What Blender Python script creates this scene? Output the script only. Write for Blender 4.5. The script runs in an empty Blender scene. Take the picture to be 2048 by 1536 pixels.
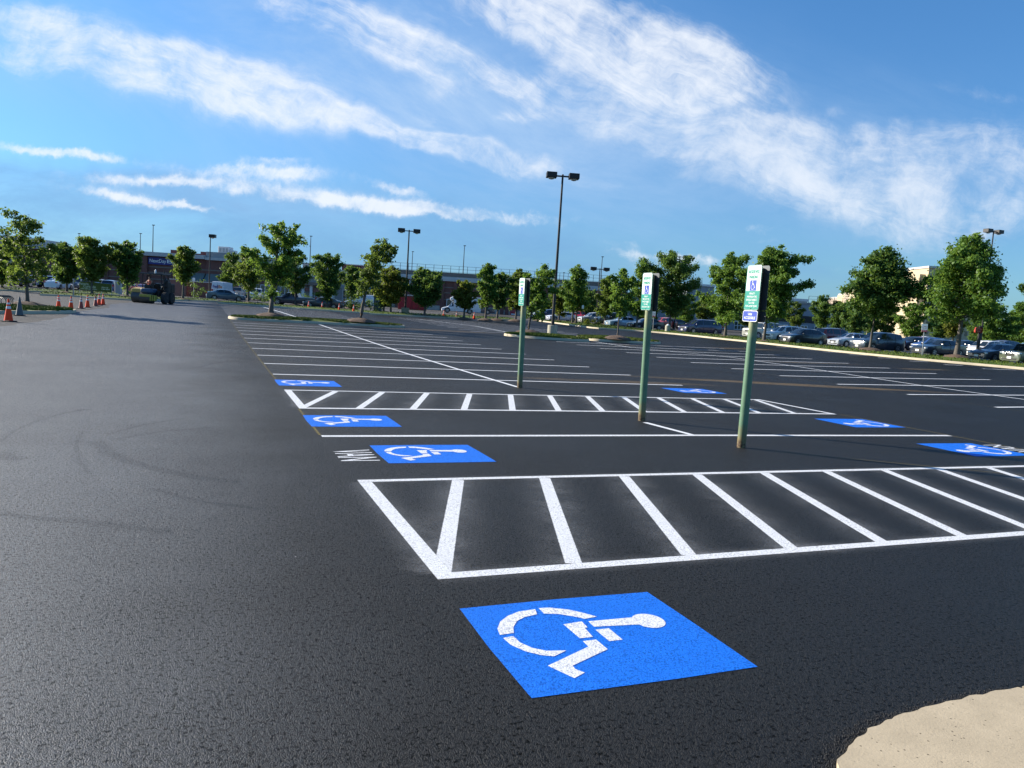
import bpy, bmesh, math, random
import numpy as np
from mathutils import Vector, Matrix

random.seed(7)
RNG = np.random.default_rng(11)
C = bpy.context.scene.collection
PI = math.pi
rad = math.radians

# ------------------------------------------------------------------ camera
FPX, PITCH, ROLL, YAW = 1540.9654, 0.0927, 0.0629, 0.3827
CAM = Vector((-1.3714, -17.4103, 1.6715))
FH = Vector((math.sin(YAW), math.cos(YAW), 0))           # level heading of the lens
RH = Vector((math.cos(YAW), -math.sin(YAW), 0))
_w = Vector((math.sin(YAW)*math.cos(PITCH), math.cos(YAW)*math.cos(PITCH), -math.sin(PITCH)))
_u = RH.cross(_w)
CR = math.cos(ROLL)*RH + math.sin(ROLL)*_u
CU = -math.sin(ROLL)*RH + math.cos(ROLL)*_u
CW = _w

def ray(px, py):
    return CW + CR*((px-1024)/FPX) - CU*((py-768)/FPX)

def terr(x, y):
    if y > 150: y = 150
    t = (y-8) if y > 120 else 4*math.log1p(math.exp((y-8)/4))
    return .0075*t + .00002*t*t

def G(px, py, lift=0.0):
    """the ground point seen at a place in the photograph"""
    d = ray(px, py); t = 2.0
    for _ in range(6000):
        q = CAM + d*t
        if q.z < terr(q.x, q.y) + lift: break
        t += .06
    return Vector((q.x, q.y, terr(q.x, q.y)))

def hor(px):
    return 559.956 + 0.0629594*px

def P(px, D):
    """ground point D metres ahead, below the given column of the skyline"""
    d = ray(px, hor(px)); k = D/(d.x*FH.x + d.y*FH.y)
    x, y = CAM.x + d.x*k, CAM.y + d.y*k
    return Vector((x, y, terr(x, y)))

def lat(px, D):
    d = ray(px, hor(px)); k = D/(d.x*FH.x + d.y*FH.y)
    return (d.x*RH.x + d.y*RH.y)*k

def zat(px, py, D):
    """height of the point D metres ahead seen at px,py"""
    d = ray(px, py); k = D/(d.x*FH.x + d.y*FH.y)
    return CAM.z + d.z*k

# ------------------------------------------------------------------ helpers
def obj(name, me, mat=None, parent=None, kind=None):
    if isinstance(me, bmesh.types.BMesh):
        m = bpy.data.meshes.new(name); me.to_mesh(m); me.free(); me = m
    o = bpy.data.objects.new(name, me); C.objects.link(o)
    if mat is not None:
        for mm in (mat if isinstance(mat, (list, tuple)) else [mat]): me.materials.append(mm)
    if parent is not None: o.parent = parent
    if kind: o['kind'] = kind
    return o

def tag(o, label, cat, group=None):
    o['label'] = label; o['category'] = cat
    if group: o['group'] = group
    return o

def thing(name, label, cat, loc=(0, 0, 0), rz=0.0, group=None):
    o = bpy.data.objects.new(name, None); C.objects.link(o)
    o.empty_display_size = .2
    o.location = loc; o.rotation_euler = (0, 0, rz)
    return tag(o, label, cat, group)

def struct(name, me, mat):
    return obj(name, me, mat, kind='structure')

def smooth(o, ang=35):
    me = o.data
    me.polygons.foreach_set('use_smooth', [True]*len(me.polygons))
    try: me.set_sharp_from_angle(angle=rad(ang))
    except Exception: pass
    return o

def bx(bm, cx, cy, cz, sx, sy, sz, rz=0, mi=0, rx=0, ry=0):
    M = Matrix.Translation((cx, cy, cz)) @ Matrix.Rotation(rz, 4, 'Z') @ Matrix.Rotation(ry, 4, 'Y') @ Matrix.Rotation(rx, 4, 'X')
    vs = [bm.verts.new(M @ Vector((a*sx/2, b*sy/2, c*sz/2))) for c in (-1, 1) for a, b in ((-1, -1), (1, -1), (1, 1), (-1, 1))]
    for f in ((3, 2, 1, 0), (4, 5, 6, 7), (0, 1, 5, 4), (1, 2, 6, 5), (2, 3, 7, 6), (3, 0, 4, 7)):
        bm.faces.new([vs[i] for i in f]).material_index = mi
    return vs

def rbox(cx, cy, cz, sx, sy, sz, bev=.02, seg=2, rz=0, rx=0, ry=0):
    bm = bmesh.new(); bx(bm, cx, cy, cz, sx, sy, sz, rz, 0, rx, ry)
    bmesh.ops.bevel(bm, geom=bm.edges[:], offset=bev, segments=seg, affect='EDGES', profile=.6)
    return bm

def tube(bm, pts, radii, n=8, cap=True):
    pts = [Vector(p) for p in pts]; rings = []
    if not hasattr(radii, '__len__'): radii = [radii]*len(pts)
    ref = Vector((0, 0, 1))
    for i, p in enumerate(pts):
        d = (pts[min(i+1, len(pts)-1)] - pts[max(i-1, 0)]).normalized()
        a = d.cross(ref)
        if a.length < .05: a = d.cross(Vector((1, 0, 0)))
        a.normalize(); b = d.cross(a)
        rings.append([bm.verts.new(p + (a*math.cos(2*PI*k/n) + b*math.sin(2*PI*k/n))*radii[i]) for k in range(n)])
    for r0, r1 in zip(rings, rings[1:]):
        for k in range(n): bm.faces.new((r0[k], r0[(k+1) % n], r1[(k+1) % n], r1[k]))
    if cap:
        bm.faces.new(rings[0]); bm.faces.new(rings[-1][::-1])
    return bm

def lathe(bm, prof, n=20, c=(0, 0, 0)):
    rings = []
    for r, z in prof:
        rings.append([bm.verts.new((c[0]+r*math.cos(2*PI*k/n), c[1]+r*math.sin(2*PI*k/n), c[2]+z)) for k in range(n)])
    for r0, r1 in zip(rings, rings[1:]):
        for k in range(n): bm.faces.new((r0[k], r0[(k+1) % n], r1[(k+1) % n], r1[k]))
    bm.faces.new(rings[0][::-1]); bm.faces.new(rings[-1])
    return bm

def poly(bm, pts, mi=0):
    f = bm.faces.new([bm.verts.new(p) for p in pts]); f.material_index = mi
    return f

def grid(name, xs, ys, zf):
    nx, ny = len(xs), len(ys)
    co = [(x, y, zf(x, y)) for y in ys for x in xs]
    fa = [(j*nx+i, j*nx+i+1, (j+1)*nx+i+1, (j+1)*nx+i) for j in range(ny-1) for i in range(nx-1)]
    me = bpy.data.meshes.new(name); me.from_pydata(co, [], fa); me.update()
    return me

def text_mesh(body, size, width=None, off=0.0, align='CENTER', sx=1.0, ext=0.0):
    cu = bpy.data.curves.new('lettering', 'FONT'); cu.body = body; cu.size = size
    cu.align_x = align; cu.align_y = 'CENTER'; cu.offset = off; cu.resolution_u = 3; cu.extrude = ext
    o = bpy.data.objects.new('lettering', cu); C.objects.link(o)
    dg = bpy.context.evaluated_depsgraph_get()
    me = bpy.data.meshes.new_from_object(o.evaluated_get(dg))
    bpy.data.objects.remove(o); bpy.data.curves.remove(cu)
    xs = [v.co.x for v in me.vertices]
    if width and xs:
        sx = width/(max(xs)-min(xs))
    for v in me.vertices: v.co.x *= sx
    me.materials.clear()
    return me

# ------------------------------------------------------------------ materials
def nodes(mat):
    mat.use_nodes = True
    nt = mat.node_tree; nt.nodes.clear()
    return nt

class NB:
    """small node builder"""
    def __init__(s, nt): s.nt = nt
    def n(s, typ, **kw):
        nd = s.nt.nodes.new(typ)
        for k, v in kw.items():
            if k == 'i':
                for a, b in v.items():
                    sk = nd.inputs[a]
                    if isinstance(b, bpy.types.NodeSocket): s.nt.links.new(b, sk)
                    else: sk.default_value = b
            else: setattr(nd, k, v)
        return nd
    def m(s, op, a, b=0.0, c=0.0, clamp=False):
        nd = s.n('ShaderNodeMath', operation=op, use_clamp=clamp)
        for k, v in enumerate((a, b, c)):
            if isinstance(v, bpy.types.NodeSocket): s.nt.links.new(v, nd.inputs[k])
            else: nd.inputs[k].default_value = v
        return nd.outputs[0]
    def mix(s, f, a, b, typ='MIX'):
        nd = s.n('ShaderNodeMix', data_type='RGBA', blend_type=typ)
        for k, v in ((0, f), (6, a), (7, b)):
            if isinstance(v, bpy.types.NodeSocket): s.nt.links.new(v, nd.inputs[k])
            else: nd.inputs[k].default_value = (tuple(v)+(1,))[:4] if k else v
        return nd.outputs[2]
    def noise(s, vec, scale, detail=3, rough=.55, dist=0.0, out=0):
        nd = s.n('ShaderNodeTexNoise', i={'Scale': scale, 'Detail': detail, 'Roughness': rough, 'Distortion': dist})
        if vec is not None: s.nt.links.new(vec, nd.inputs['Vector'])
        return nd.outputs[out]
    def ss(s, v, a, b, lo=0.0, hi=1.0):
        nd = s.n('ShaderNodeMapRange', interpolation_type='SMOOTHSTEP', i={'From Min': a, 'From Max': b, 'To Min': lo, 'To Max': hi})
        s.nt.links.new(v, nd.inputs[0]); return nd.outputs[0]
    def xf(s, vec, loc=(0, 0, 0), rot=(0, 0, 0), sc=(1, 1, 1)):
        nd = s.n('ShaderNodeMapping', i={'Location': loc, 'Rotation': rot, 'Scale': sc})
        s.nt.links.new(vec, nd.inputs[0]); return nd.outputs[0]

def mat_new(name):
    m = bpy.data.materials.new(name); return m, NB(nodes(m))

def simple(name, col, rough=.6, metal=0.0, var=.12, scale=6.0, coat=0.0, bump=0.0, spec=.5, emit=None):
    m, b = mat_new(name)
    tc = b.n('ShaderNodeTexCoord').outputs['Object']
    f = b.noise(tc, scale, 4)
    c2 = tuple(max(0, c*(1-var*1.6)) for c in col); c1 = tuple(min(1, c*(1+var)) for c in col)
    colr = b.mix(f, c2, c1)
    p = b.n('ShaderNodeBsdfPrincipled', i={'Base Color': colr, 'Roughness': rough, 'Metallic': metal, 'Coat Weight': coat, 'Coat Roughness': .08, 'Specular IOR Level': spec})
    if bump:
        bp = b.n('ShaderNodeBump', i={'Strength': bump, 'Distance': .02, 'Height': b.noise(tc, scale*6, 4)})
        b.nt.links.new(bp.outputs[0], p.inputs['Normal'])
    o = b.n('ShaderNodeOutputMaterial'); b.nt.links.new(p.outputs[0], o.inputs[0])
    return m

M = {}
def paint_car(col, rough=.3, metal=0.0):
    k = ('car', tuple(col), metal)
    if k not in M:
        m = simple('car_paint', col, rough, metal, .04, 1.5, coat=.8); M[k] = m
    return M[k]

def asphalt(name, base, brown, fresh=True):
    m, b = mat_new(name)
    tc = b.n('ShaderNodeNewGeometry').outputs['Position']
    v1 = b.n('ShaderNodeTexVoronoi', i={'Scale': 185.0}); b.nt.links.new(tc, v1.inputs['Vector'])
    v2 = b.n('ShaderNodeTexVoronoi', i={'Scale': 105.0}); b.nt.links.new(tc, v2.inputs['Vector'])
    cell = b.n('ShaderNodeSeparateColor'); b.nt.links.new(v1.outputs['Color'], cell.inputs[0])
    cell2 = b.n('ShaderNodeSeparateColor'); b.nt.links.new(v2.outputs['Color'], cell2.inputs[0])
    n1 = b.noise(tc, 48, 4, .7); n2 = b.noise(tc, .45, 5, .6); n3 = b.noise(b.xf(tc, sc=(.12, .9, 1)), 1.0, 5, .6)
    n4 = b.noise(tc, 7, 5, .65)
    c = b.mix(b.ss(n2, .3, .7), tuple(x*.82 for x in base), tuple(x*1.16 for x in base))
    c = b.mix(b.ss(n3, .48, .8), c, brown)
    c = b.mix(b.ss(cell.outputs[0], .1, .9, 0, .75), tuple(x*.5 for x in base), c)       # stone to stone
    c = b.mix(b.m('MULTIPLY', b.ss(cell.outputs[1], .78, .95), .8), c, tuple(x*2.6 for x in base))
    c = b.mix(b.ss(n1, .36, .55), tuple(x*.22 for x in base), c)                            # open pits
    c = b.mix(b.m('MULTIPLY', b.ss(n4, .5, .8), .25), c, tuple(x*1.6 for x in base))
    v3 = b.n('ShaderNodeTexVoronoi', i={'Scale': 2.6}); b.nt.links.new(tc, v3.inputs['Vector'])
    c = b.mix(b.m('MULTIPLY', b.ss(v3.outputs['Distance'], .021, .015), b.ss(v3.outputs['Color'], .6, .65)), c, (.6, .6, .57))
    lane = None
    if fresh:
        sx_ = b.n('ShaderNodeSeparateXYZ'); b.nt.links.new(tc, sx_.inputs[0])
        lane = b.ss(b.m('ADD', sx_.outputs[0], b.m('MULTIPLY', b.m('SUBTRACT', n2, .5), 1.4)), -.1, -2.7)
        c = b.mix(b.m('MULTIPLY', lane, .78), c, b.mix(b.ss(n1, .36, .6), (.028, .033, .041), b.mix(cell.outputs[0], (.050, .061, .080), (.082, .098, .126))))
        # dusty run-off stains left on the surface
        sep = b.n('ShaderNodeSeparateXYZ'); b.nt.links.new(tc, sep.inputs[0])
        dn = b.noise(b.xf(tc, sc=(.35, 1.6, 1)), 1.0, 5, .6)
        for (sx, sy, lx, ly, ang, w) in ((15.5, 1.2, 6.5, .55, -14, 1.3), (9.0, .6, 3.6, .45, -6, .8), (13.5, 31.3, 4.5, 1.1, 5, 1.0),
                                         (27.5, 13.5, 5.5, .5, 10, .7), (33.5, 26.5, 5.0, 1.0, 15, 1.0), (2.6, 16.5, 2.4, .7, 0, .5), (34., 12.2, 3., .5, 10, 1.0), (24, 24, 3, .8, 20, .8)):
            ca, sa = math.cos(rad(ang)), math.sin(rad(ang))
            dx = b.m('SUBTRACT', sep.outputs[0], sx); dy = b.m('SUBTRACT', sep.outputs[1], sy)
            uu = b.m('DIVIDE', b.m('ADD', b.m('MULTIPLY', dx, ca), b.m('MULTIPLY', dy, sa)), lx)
            vv = b.m('DIVIDE', b.m('SUBTRACT', b.m('MULTIPLY', dy, ca), b.m('MULTIPLY', dx, sa)), ly)
            r2 = b.m('ADD', b.m('MULTIPLY', uu, uu), b.m('MULTIPLY', vv, vv))
            a = b.m('MULTIPLY', b.ss(r2, 1.0, .1), b.m('MULTIPLY', b.ss(dn, .3, .6), w))
            c = b.mix(a, c, (.12, .08, .035))
    dome = b.m('SUBTRACT', 1.0, b.m('MULTIPLY', v1.outputs['Distance'], v1.outputs['Distance']))
    dome2 = b.m('SUBTRACT', 1.0, b.m('MULTIPLY', v2.outputs['Distance'], v2.outputs['Distance']))
    h = b.m('ADD', b.m('MULTIPLY', dome, b.m('ADD', b.m('MULTIPLY', cell.outputs[2], .9), .5)), b.m('ADD', b.m('MULTIPLY', dome2, b.m('MULTIPLY', cell2.outputs[0], 1.1)), b.m('MULTIPLY', n1, .8)))
    bp = b.n('ShaderNodeBump', i={'Strength': 1.0, 'Distance': .0066 if fresh else .004, 'Height': h})
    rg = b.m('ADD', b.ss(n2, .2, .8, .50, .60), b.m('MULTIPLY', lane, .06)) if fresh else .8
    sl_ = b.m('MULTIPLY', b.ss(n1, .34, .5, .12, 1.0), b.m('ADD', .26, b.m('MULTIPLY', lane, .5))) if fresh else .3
    p = b.n('ShaderNodeBsdfPrincipled', i={'Base Color': c, 'Roughness': rg, 'Specular IOR Level': sl_, 'Normal': bp.outputs[0]})
    o = b.n('ShaderNodeOutputMaterial'); b.nt.links.new(p.outputs[0], o.inputs[0])
    return m

def road_paint(name, col, core_alpha=1.0, halo=.15, pits=.45):
    """paint over a rough surface: solid where the attribute cov is 1, fading spray where it falls to 0"""
    m, b = mat_new(name)
    tc = b.n('ShaderNodeNewGeometry').outputs['Position']
    cov = b.n('ShaderNodeAttribute', attribute_name='cov').outputs['Fac']
    n1 = b.noise(tc, 85, 3, .65); n2 = b.noise(tc, 2.3, 4, .6); n3 = b.noise(tc, 30, 3)
    v1 = b.n('ShaderNodeTexVoronoi', i={'Scale': 105.0}); b.nt.links.new(tc, v1.inputs['Vector'])
    pit = b.m('MULTIPLY', b.ss(n1, .52, .4), b.ss(n2, .25, .75, pits*.5, pits*1.2))
    core = b.m('MULTIPLY', b.m('SUBTRACT', 1.0, pit), core_alpha)
    fade = b.m('MULTIPLY', b.m('POWER', cov, 2.2), b.m('MULTIPLY', b.ss(n2, .2, .8, .2, 1.25), halo))
    fade = b.m('MULTIPLY', fade, b.ss(n1, .3, .62))
    edge = b.ss(b.m('ADD', cov, b.m('MULTIPLY', b.m('SUBTRACT', n3, .5), .02)), .975, .995)
    al = b.m('ADD', b.m('MULTIPLY', edge, core), b.m('MULTIPLY', b.m('SUBTRACT', 1.0, edge), fade), clamp=True)
    c = b.mix(b.ss(n2, .2, .8), tuple(x*.9 for x in col), col)
    bp = b.n('ShaderNodeBump', i={'Strength': .45, 'Distance': .005, 'Height': b.m('ADD', v1.outputs['Distance'], n1)})
    p = b.n('ShaderNodeBsdfPrincipled', i={'Base Color': c, 'Roughness': .62, 'Specular IOR Level': .4, 'Alpha': al, 'Normal': bp.outputs[0]})
    o = b.n('ShaderNodeOutputMaterial'); b.nt.links.new(p.outputs[0], o.inputs[0])
    return m

def leaf_mat(name, dark, mid, light):
    m, b = mat_new(name)
    a = b.n('ShaderNodeAttribute', attribute_name='tint').outputs['Fac']
    r = b.n('ShaderNodeValToRGB'); b.nt.links.new(a, r.inputs[0])
    e = r.color_ramp.elements
    e[0].color = dark+(1,); e[1].color = light+(1,); e[0].position = 0.0; e[1].position = 1.0
    k = e.new(.5); k.color = mid+(1,)
    d = b.n('ShaderNodeBsdfPrincipled', i={'Base Color': r.outputs[0], 'Roughness': .5, 'Specular IOR Level': .35})
    t = b.n('ShaderNodeBsdfTranslucent', i={'Color': b.mix(.6, r.outputs[0], (.17, .24, .03))})
    x = b.n('ShaderNodeMixShader', i={0: .58}); b.nt.links.new(d.outputs[0], x.inputs[1]); b.nt.links.new(t.outputs[0], x.inputs[2])
    o = b.n('ShaderNodeOutputMaterial'); b.nt.links.new(x.outputs[0], o.inputs[0])
    return m

def grass_mat():
    m, b = mat_new('grass_green')
    tc = b.n('ShaderNodeNewGeometry').outputs['Position']
    n1 = b.noise(tc, .9, 5, .6); n2 = b.noise(tc, 14, 4, .7)
    c = b.mix(b.ss(n1, .35, .7), (.085, .14, .014), (.17, .18, .035))
    c = b.mix(b.ss(n2, .3, .75), (.06, .10, .012), c)
    bp = b.n('ShaderNodeBump', i={'Strength': .8, 'Distance': .05, 'Height': n2})
    p = b.n('ShaderNodeBsdfPrincipled', i={'Base Color': c, 'Roughness': .75, 'Specular IOR Level': .2, 'Normal': bp.outputs[0]})
    o = b.n('ShaderNodeOutputMaterial'); b.nt.links.new(p.outputs[0], o.inputs[0])
    return m

def brick_mat(name, c1, c2, mortar, scale=1.0):
    m, b = mat_new(name)
    tc = b.n('ShaderNodeTexCoord').outputs['Object']
    # bricks on a vertical face: use x and z
    s = b.n('ShaderNodeSeparateXYZ'); b.nt.links.new(tc, s.inputs[0])
    cb = b.n('ShaderNodeCombineXYZ', i={0: b.m('ADD', s.outputs[0], s.outputs[1]), 1: s.outputs[2], 2: 0.0})
    t = b.n('ShaderNodeTexBrick', i={'Color1': c1+(1,), 'Color2': c2+(1,), 'Mortar': mortar+(1,), 'Scale': 4.0*scale, 'Mortar Size': .012, 'Bias': 0.0})
    b.nt.links.new(cb.outputs[0], t.inputs['Vector'])
    n = b.noise(tc, .7, 5, .6)
    c = b.mix(b.ss(n, .3, .75, 0, .45), t.outputs[0], tuple(x*.6 for x in c1))
    p = b.n('ShaderNodeBsdfPrincipled', i={'Base Color': c, 'Roughness': .85})
    o = b.n('ShaderNodeOutputMaterial'); b.nt.links.new(p.outputs[0], o.inputs[0])
    return m

def concrete(name, col, scale=3.0, fine=60.0, dirt=.5):
    m, b = mat_new(name)
    tc = b.n('ShaderNodeNewGeometry').outputs['Position']
    n1 = b.noise(tc, scale, 6, .65); n2 = b.noise(tc, fine, 4, .7); n3 = b.noise(tc, scale*7, 4, .6)
    v = b.n('ShaderNodeTexVoronoi', i={'Scale': fine*.45}); b.nt.links.new(tc, v.inputs['Vector'])
    c = b.mix(b.ss(n1, .3, .72), tuple(x*.86 for x in col), tuple(x*1.06 for x in col))
    c = b.mix(b.m('MULTIPLY', b.ss(n3, .58, .8), dirt), c, tuple(x*.45 for x in col))
    n5 = b.noise(tc, fine*3.2, 3, .6)
    c = b.mix(b.m('MULTIPLY', b.ss(n2, .57, .70), .5), c, tuple(x*.5 for x in col))
    c = b.mix(b.m('MULTIPLY', b.ss(n5, .35, .65), .35), c, tuple(min(1, x*1.3) for x in col))
    c = b.mix(b.m('MULTIPLY', b.ss(v.outputs['Distance'], .22, .12), b.ss(v.outputs['Color'], .68, .72)), c, tuple(x*.3 for x in col))
    bp = b.n('ShaderNodeBump', i={'Strength': .5, 'Distance': .003, 'Height': b.m('ADD', n2, b.m('MULTIPLY', n3, .3))})
    p = b.n('ShaderNodeBsdfPrincipled', i={'Base Color': c, 'Roughness': .85, 'Specular IOR Level': .3, 'Normal': bp.outputs[0]})
    o = b.n('ShaderNodeOutputMaterial'); b.nt.links.new(p.outputs[0], o.inputs[0])
    return m

def glass_mat(name, col=(.012, .02, .028)):
    m, b = mat_new(name)
    p = b.n('ShaderNodeBsdfPrincipled', i={'Base Color': col+(1,), 'Roughness': .06, 'Specular IOR Level': .6, 'Coat Weight': .3})
    o = b.n('ShaderNodeOutputMaterial'); b.nt.links.new(p.outputs[0], o.inputs[0])
    return m

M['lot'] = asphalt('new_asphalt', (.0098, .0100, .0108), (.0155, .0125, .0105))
M['old'] = asphalt('old_asphalt', (.105, .10, .094), (.12, .105, .088), False)
M['white'] = road_paint('white_road_paint', (.82, .83, .84))
M['blue'] = road_paint('blue_road_paint', (.002, .17, .80), 1.0, .3, .42)
M['white_far'] = road_paint('white_line_paint', (.82, .83, .84), 1.0, .12, .08)
M['yellow_old'] = road_paint('worn_yellow_paint', (.34, .26, .07), .55, .2, .9)
M['scuff'] = road_paint('tyre_rubber', (.010, .010, .011), .16, .09, .9)
M['grass'] = grass_mat()
M['kerb'] = concrete('kerb_concrete', (.50, .43, .31), 1.2, 40)
M['slab'] = concrete('slab_concrete', (.475, .39, .265), 6.0, 85, .7)
M['base_conc'] = concrete('base_concrete', (.40, .38, .30), 3.0, 60)
M['mulch'] = simple('bark_mulch', (.13, .085, .06), .95, 0, .6, 14, bump=.8)
M['bark'] = simple('tree_bark', (.115, .10, .085), .9, 0, .4, 9, bump=.6)
M['bark_pale'] = simple('pale_bark', (.3, .28, .24), .9, 0, .3, 9)
M['glass'] = glass_mat('car_glass'); M['shopglass'] = glass_mat('shop_glass', (.03, .05, .06))
M['tyre'] = simple('tyre_rubber_black', (.018, .018, .019), .8)
M['rim'] = simple('alloy_rim', (.5, .5, .52), .3, .8, .05)
M['black'] = simple('black_trim', (.012, .012, .014), .5)
M['lamp'] = simple('headlamp_lens', (.75, .77, .78), .08, .3, .03)
M['tail'] = simple('tail_lamp_red', (.42, .012, .01), .15, 0, .05)
M['plate'] = simple('licence_plate', (.72, .73, .72), .5)
M['chrome'] = simple('chrome_trim', (.7, .7, .7), .12, 1.0, .03)
M['dark_metal'] = simple('dark_bronze_metal', (.02, .018, .018), .42, .3, .2)
M['lens'] = simple('lamp_lens', (.5, .5, .46), .12, 0, .05)
M['gal'] = simple('galvanised_steel', (.4, .41, .41), .45, .8, .1)
M['sign_white'] = simple('sign_white', (.80, .83, .82), .4, 0, .03)
M['sign_teal'] = simple('sign_teal', (.0, .24, .185), .4, 0, .04)
M['sign_green'] = simple('sign_green', (.02, .30, .20), .45, 0, .04)
M['sign_blue'] = simple('sign_blue', (.018, .05, .36), .4, 0, .04)
M['sign_back'] = simple('sign_back', (.10, .11, .12), .5, .4, .08)
M['bolt'] = simple('bolt', (.05, .05, .06), .4, .8)
M['orange'] = simple('cone_orange', (.92, .075, .022), .7, 0, .06, spec=.2)
M['orange_dirty'] = simple('cone_faded', (.30, .05, .04), .6, 0, .2)
M['cone_grey'] = simple('cone_grey', (.09, .10, .105), .6, 0, .2)
M['reflective'] = simple('cone_collar', (.72, .70, .68), .4, 0, .06)
LEAVES = {
 'oak': leaf_mat('leaf_mid_green', (0.0489, 0.1179, 0.0201), (0.115, 0.2372, 0.0374), (0.2444, 0.3881, 0.0719)),
 'maple': leaf_mat('leaf_dark_green', (0.033, 0.087, 0.0224), (0.069, 0.162, 0.033), (0.18, 0.285, 0.075)),
 'olive': leaf_mat('leaf_olive', (0.0504, 0.0936, 0.0168), (0.1104, 0.174, 0.0312), (0.228, 0.288, 0.066)),
 'yellow': leaf_mat('leaf_yellowish', (0.069, 0.092, 0.0126), (0.1552, 0.1725, 0.023), (0.2875, 0.276, 0.0575)),
}

# ------------------------------------------------------------------ ground and markings
def axis(parts):
    out = []
    for a, b, n in parts: out += list(np.linspace(a, b, n, endpoint=False))
    return out + [parts[-1][1]]

struct('ground', grid('ground', axis([(-900, -80, 12), (-80, 120, 80), (120, 1200, 14)]), axis([(-200, -40, 8), (-40, 160, 110), (160, 1800, 14)]),
       lambda x, y: terr(x, y) - .004), M['old'])
lot_xs = axis([(-7.75, 46.5, 60)]); lot_ys = axis([(-40, 82, 110)])
def lot_z(x, y): return terr(x, y) + .002
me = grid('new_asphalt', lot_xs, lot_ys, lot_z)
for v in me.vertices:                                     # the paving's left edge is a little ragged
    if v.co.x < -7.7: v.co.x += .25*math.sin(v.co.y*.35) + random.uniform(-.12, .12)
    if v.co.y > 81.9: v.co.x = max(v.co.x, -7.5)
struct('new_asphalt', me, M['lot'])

def strip_geo(co, fa, cov, pts, w, margin, z, step=1.2):
    pts = [Vector((p[0], p[1])) for p in pts]; q = []
    for a, b in zip(pts, pts[1:]):
        n = max(1, int((b-a).length/step))
        q += [a.lerp(b, k/n) for k in range(n)]
    q.append(pts[-1]); base = len(co)
    for i, p in enumerate(q):
        d = (q[min(i+1, len(q)-1)] - q[max(i-1, 0)]).normalized(); nrm = Vector((-d.y, d.x))
        for off, cv in ((w/2+margin, 0), (w/2, 1), (-w/2, 1), (-w/2-margin, 0)):
            a = p + nrm*off; co.append((a.x, a.y, terr(a.x, a.y)+z)); cov.append(cv)
    for i in range(len(q)-1):
        for k in range(3):
            a = base+i*4+k; fa.append((a, a+1, a+5, a+4)[::-1])

def marking(name, strips, mat, kind='structure'):
    co, fa, cov = [], [], []
    for s in strips: strip_geo(co, fa, cov, *s)
    me = bpy.data.meshes.new(name); me.from_pydata(co, [], fa)
    at = me.attributes.new('cov', 'FLOAT', 'POINT'); at.data.foreach_set('value', [float(c) for c in cov])
    me.update()
    return obj(name, me, mat, kind=kind)

def line(pts, w=.1, name='parking_line', mat='white_far', margin=.05, z=.0045):
    return marking(name, [(pts, w, margin, z)], M[mat])

# row nearest the lane
W1 = 10.78
for k in range(0, 11):
    y = 2.743*k + random.uniform(-.03, .03)
    line([(0.03, y), (5, y+random.uniform(-.03, .03)), (W1-.2, y+.02)], .115)
line([(0.0, -7.83), (5.5, -7.80), (W1, -7.86)], .105, mat='white', margin=.12)
line([(5.2, -1.45), (5.12, 10), (5.15, 31.4)], .1, z=.0038)
line([(5.40, -6.55), (5.49, -7.74)], .1, z=.0038)
line([(0, -1.4), (0, 30.5)], .022, 'guide_line', 'yellow_old', .02, .0038)
line([(-.01, -7.75), (-.01, -5.4)], .03, 'guide_line', 'yellow_old', .03, .0038)
line([(W1+.03, -9.6), (W1+.03, -5.3)], .035, 'guide_line', 'yellow_old', .03, .0038)
line([(5.9, -9.1), (10.2, -12.0)], .02, 'guide_line', 'yellow_old', .02, .0038)
# beyond the tree island
for k in range(0, 13):
    y = 37.3 + 2.743*k
    line([(0.05, y), (W1-.1, y)], .14)
line([(5.15, 35.2), (4.9, 55), (4.4, 72)], .14, z=.0038)

def aisle(y0, y1, pitch, n, wbar, umax, tail=None):
    st = [([(0, y0), (umax, y0+.06)], .10, .14, .005), ([(0, y1), (umax, y1-.03)], .085, .12, .005),
          ([(.06, y0+.05), (.06, y1-.05)], .115, .22, .0046)]
    for k in range(n):
        a = (pitch*k+.06, y0+.06); b_ = (pitch*(k+1)+.04, y1-.05)
        if b_[0] > umax: continue
        st.append(([a, b_], wbar, .38, .0041))
    if tail: st.append(tail)
    return marking('access_aisle_marking', st, M['white'])
aisle(-12.93, -10.29, .93, 12, .105, 10.75)
aisle(-5.32, -2.94, .875, 12, .10, 10.72, ([(10.68, -5.25), (10.66, -3.0)], .1, .15, .0048))

# second block
for k in range(-1, 11):
    yl = -3.6 + 2.72*k
    line([(17.75, yl), (24, yl+.75), (31.1, yl+1.9)], .125)
line([(22.0, -8), (21.9, -1.5), (22.2, 2.6), (23.6, 10), (23.9, 15.5), (21.2, 21), (21.6, 26.2)], .11, z=.0038)
line([(17.7, -6), (17.75, 26)], .02, 'guide_line', 'yellow_old', .02, .0038)
line([(30.7, 8), (31.2, 1)], .03, 'guide_line', 'yellow_old', .03, .0038)
for k in range(10):
    y = 33.0 + 2.75*k
    line([(15.6, y), (21, y+.3), (27.2, y+1.2)], .14)
line([(18.6, 31.5), (20.0, 45), (18.2, 57)], .13, z=.0038)
# stalls along the right-hand kerb
for k in range(9):
    y = 12.6 + 2.6*k
    line([(42.2, y), (44.2 if k > 1 else 45.5, y+.25)], .14)

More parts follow.
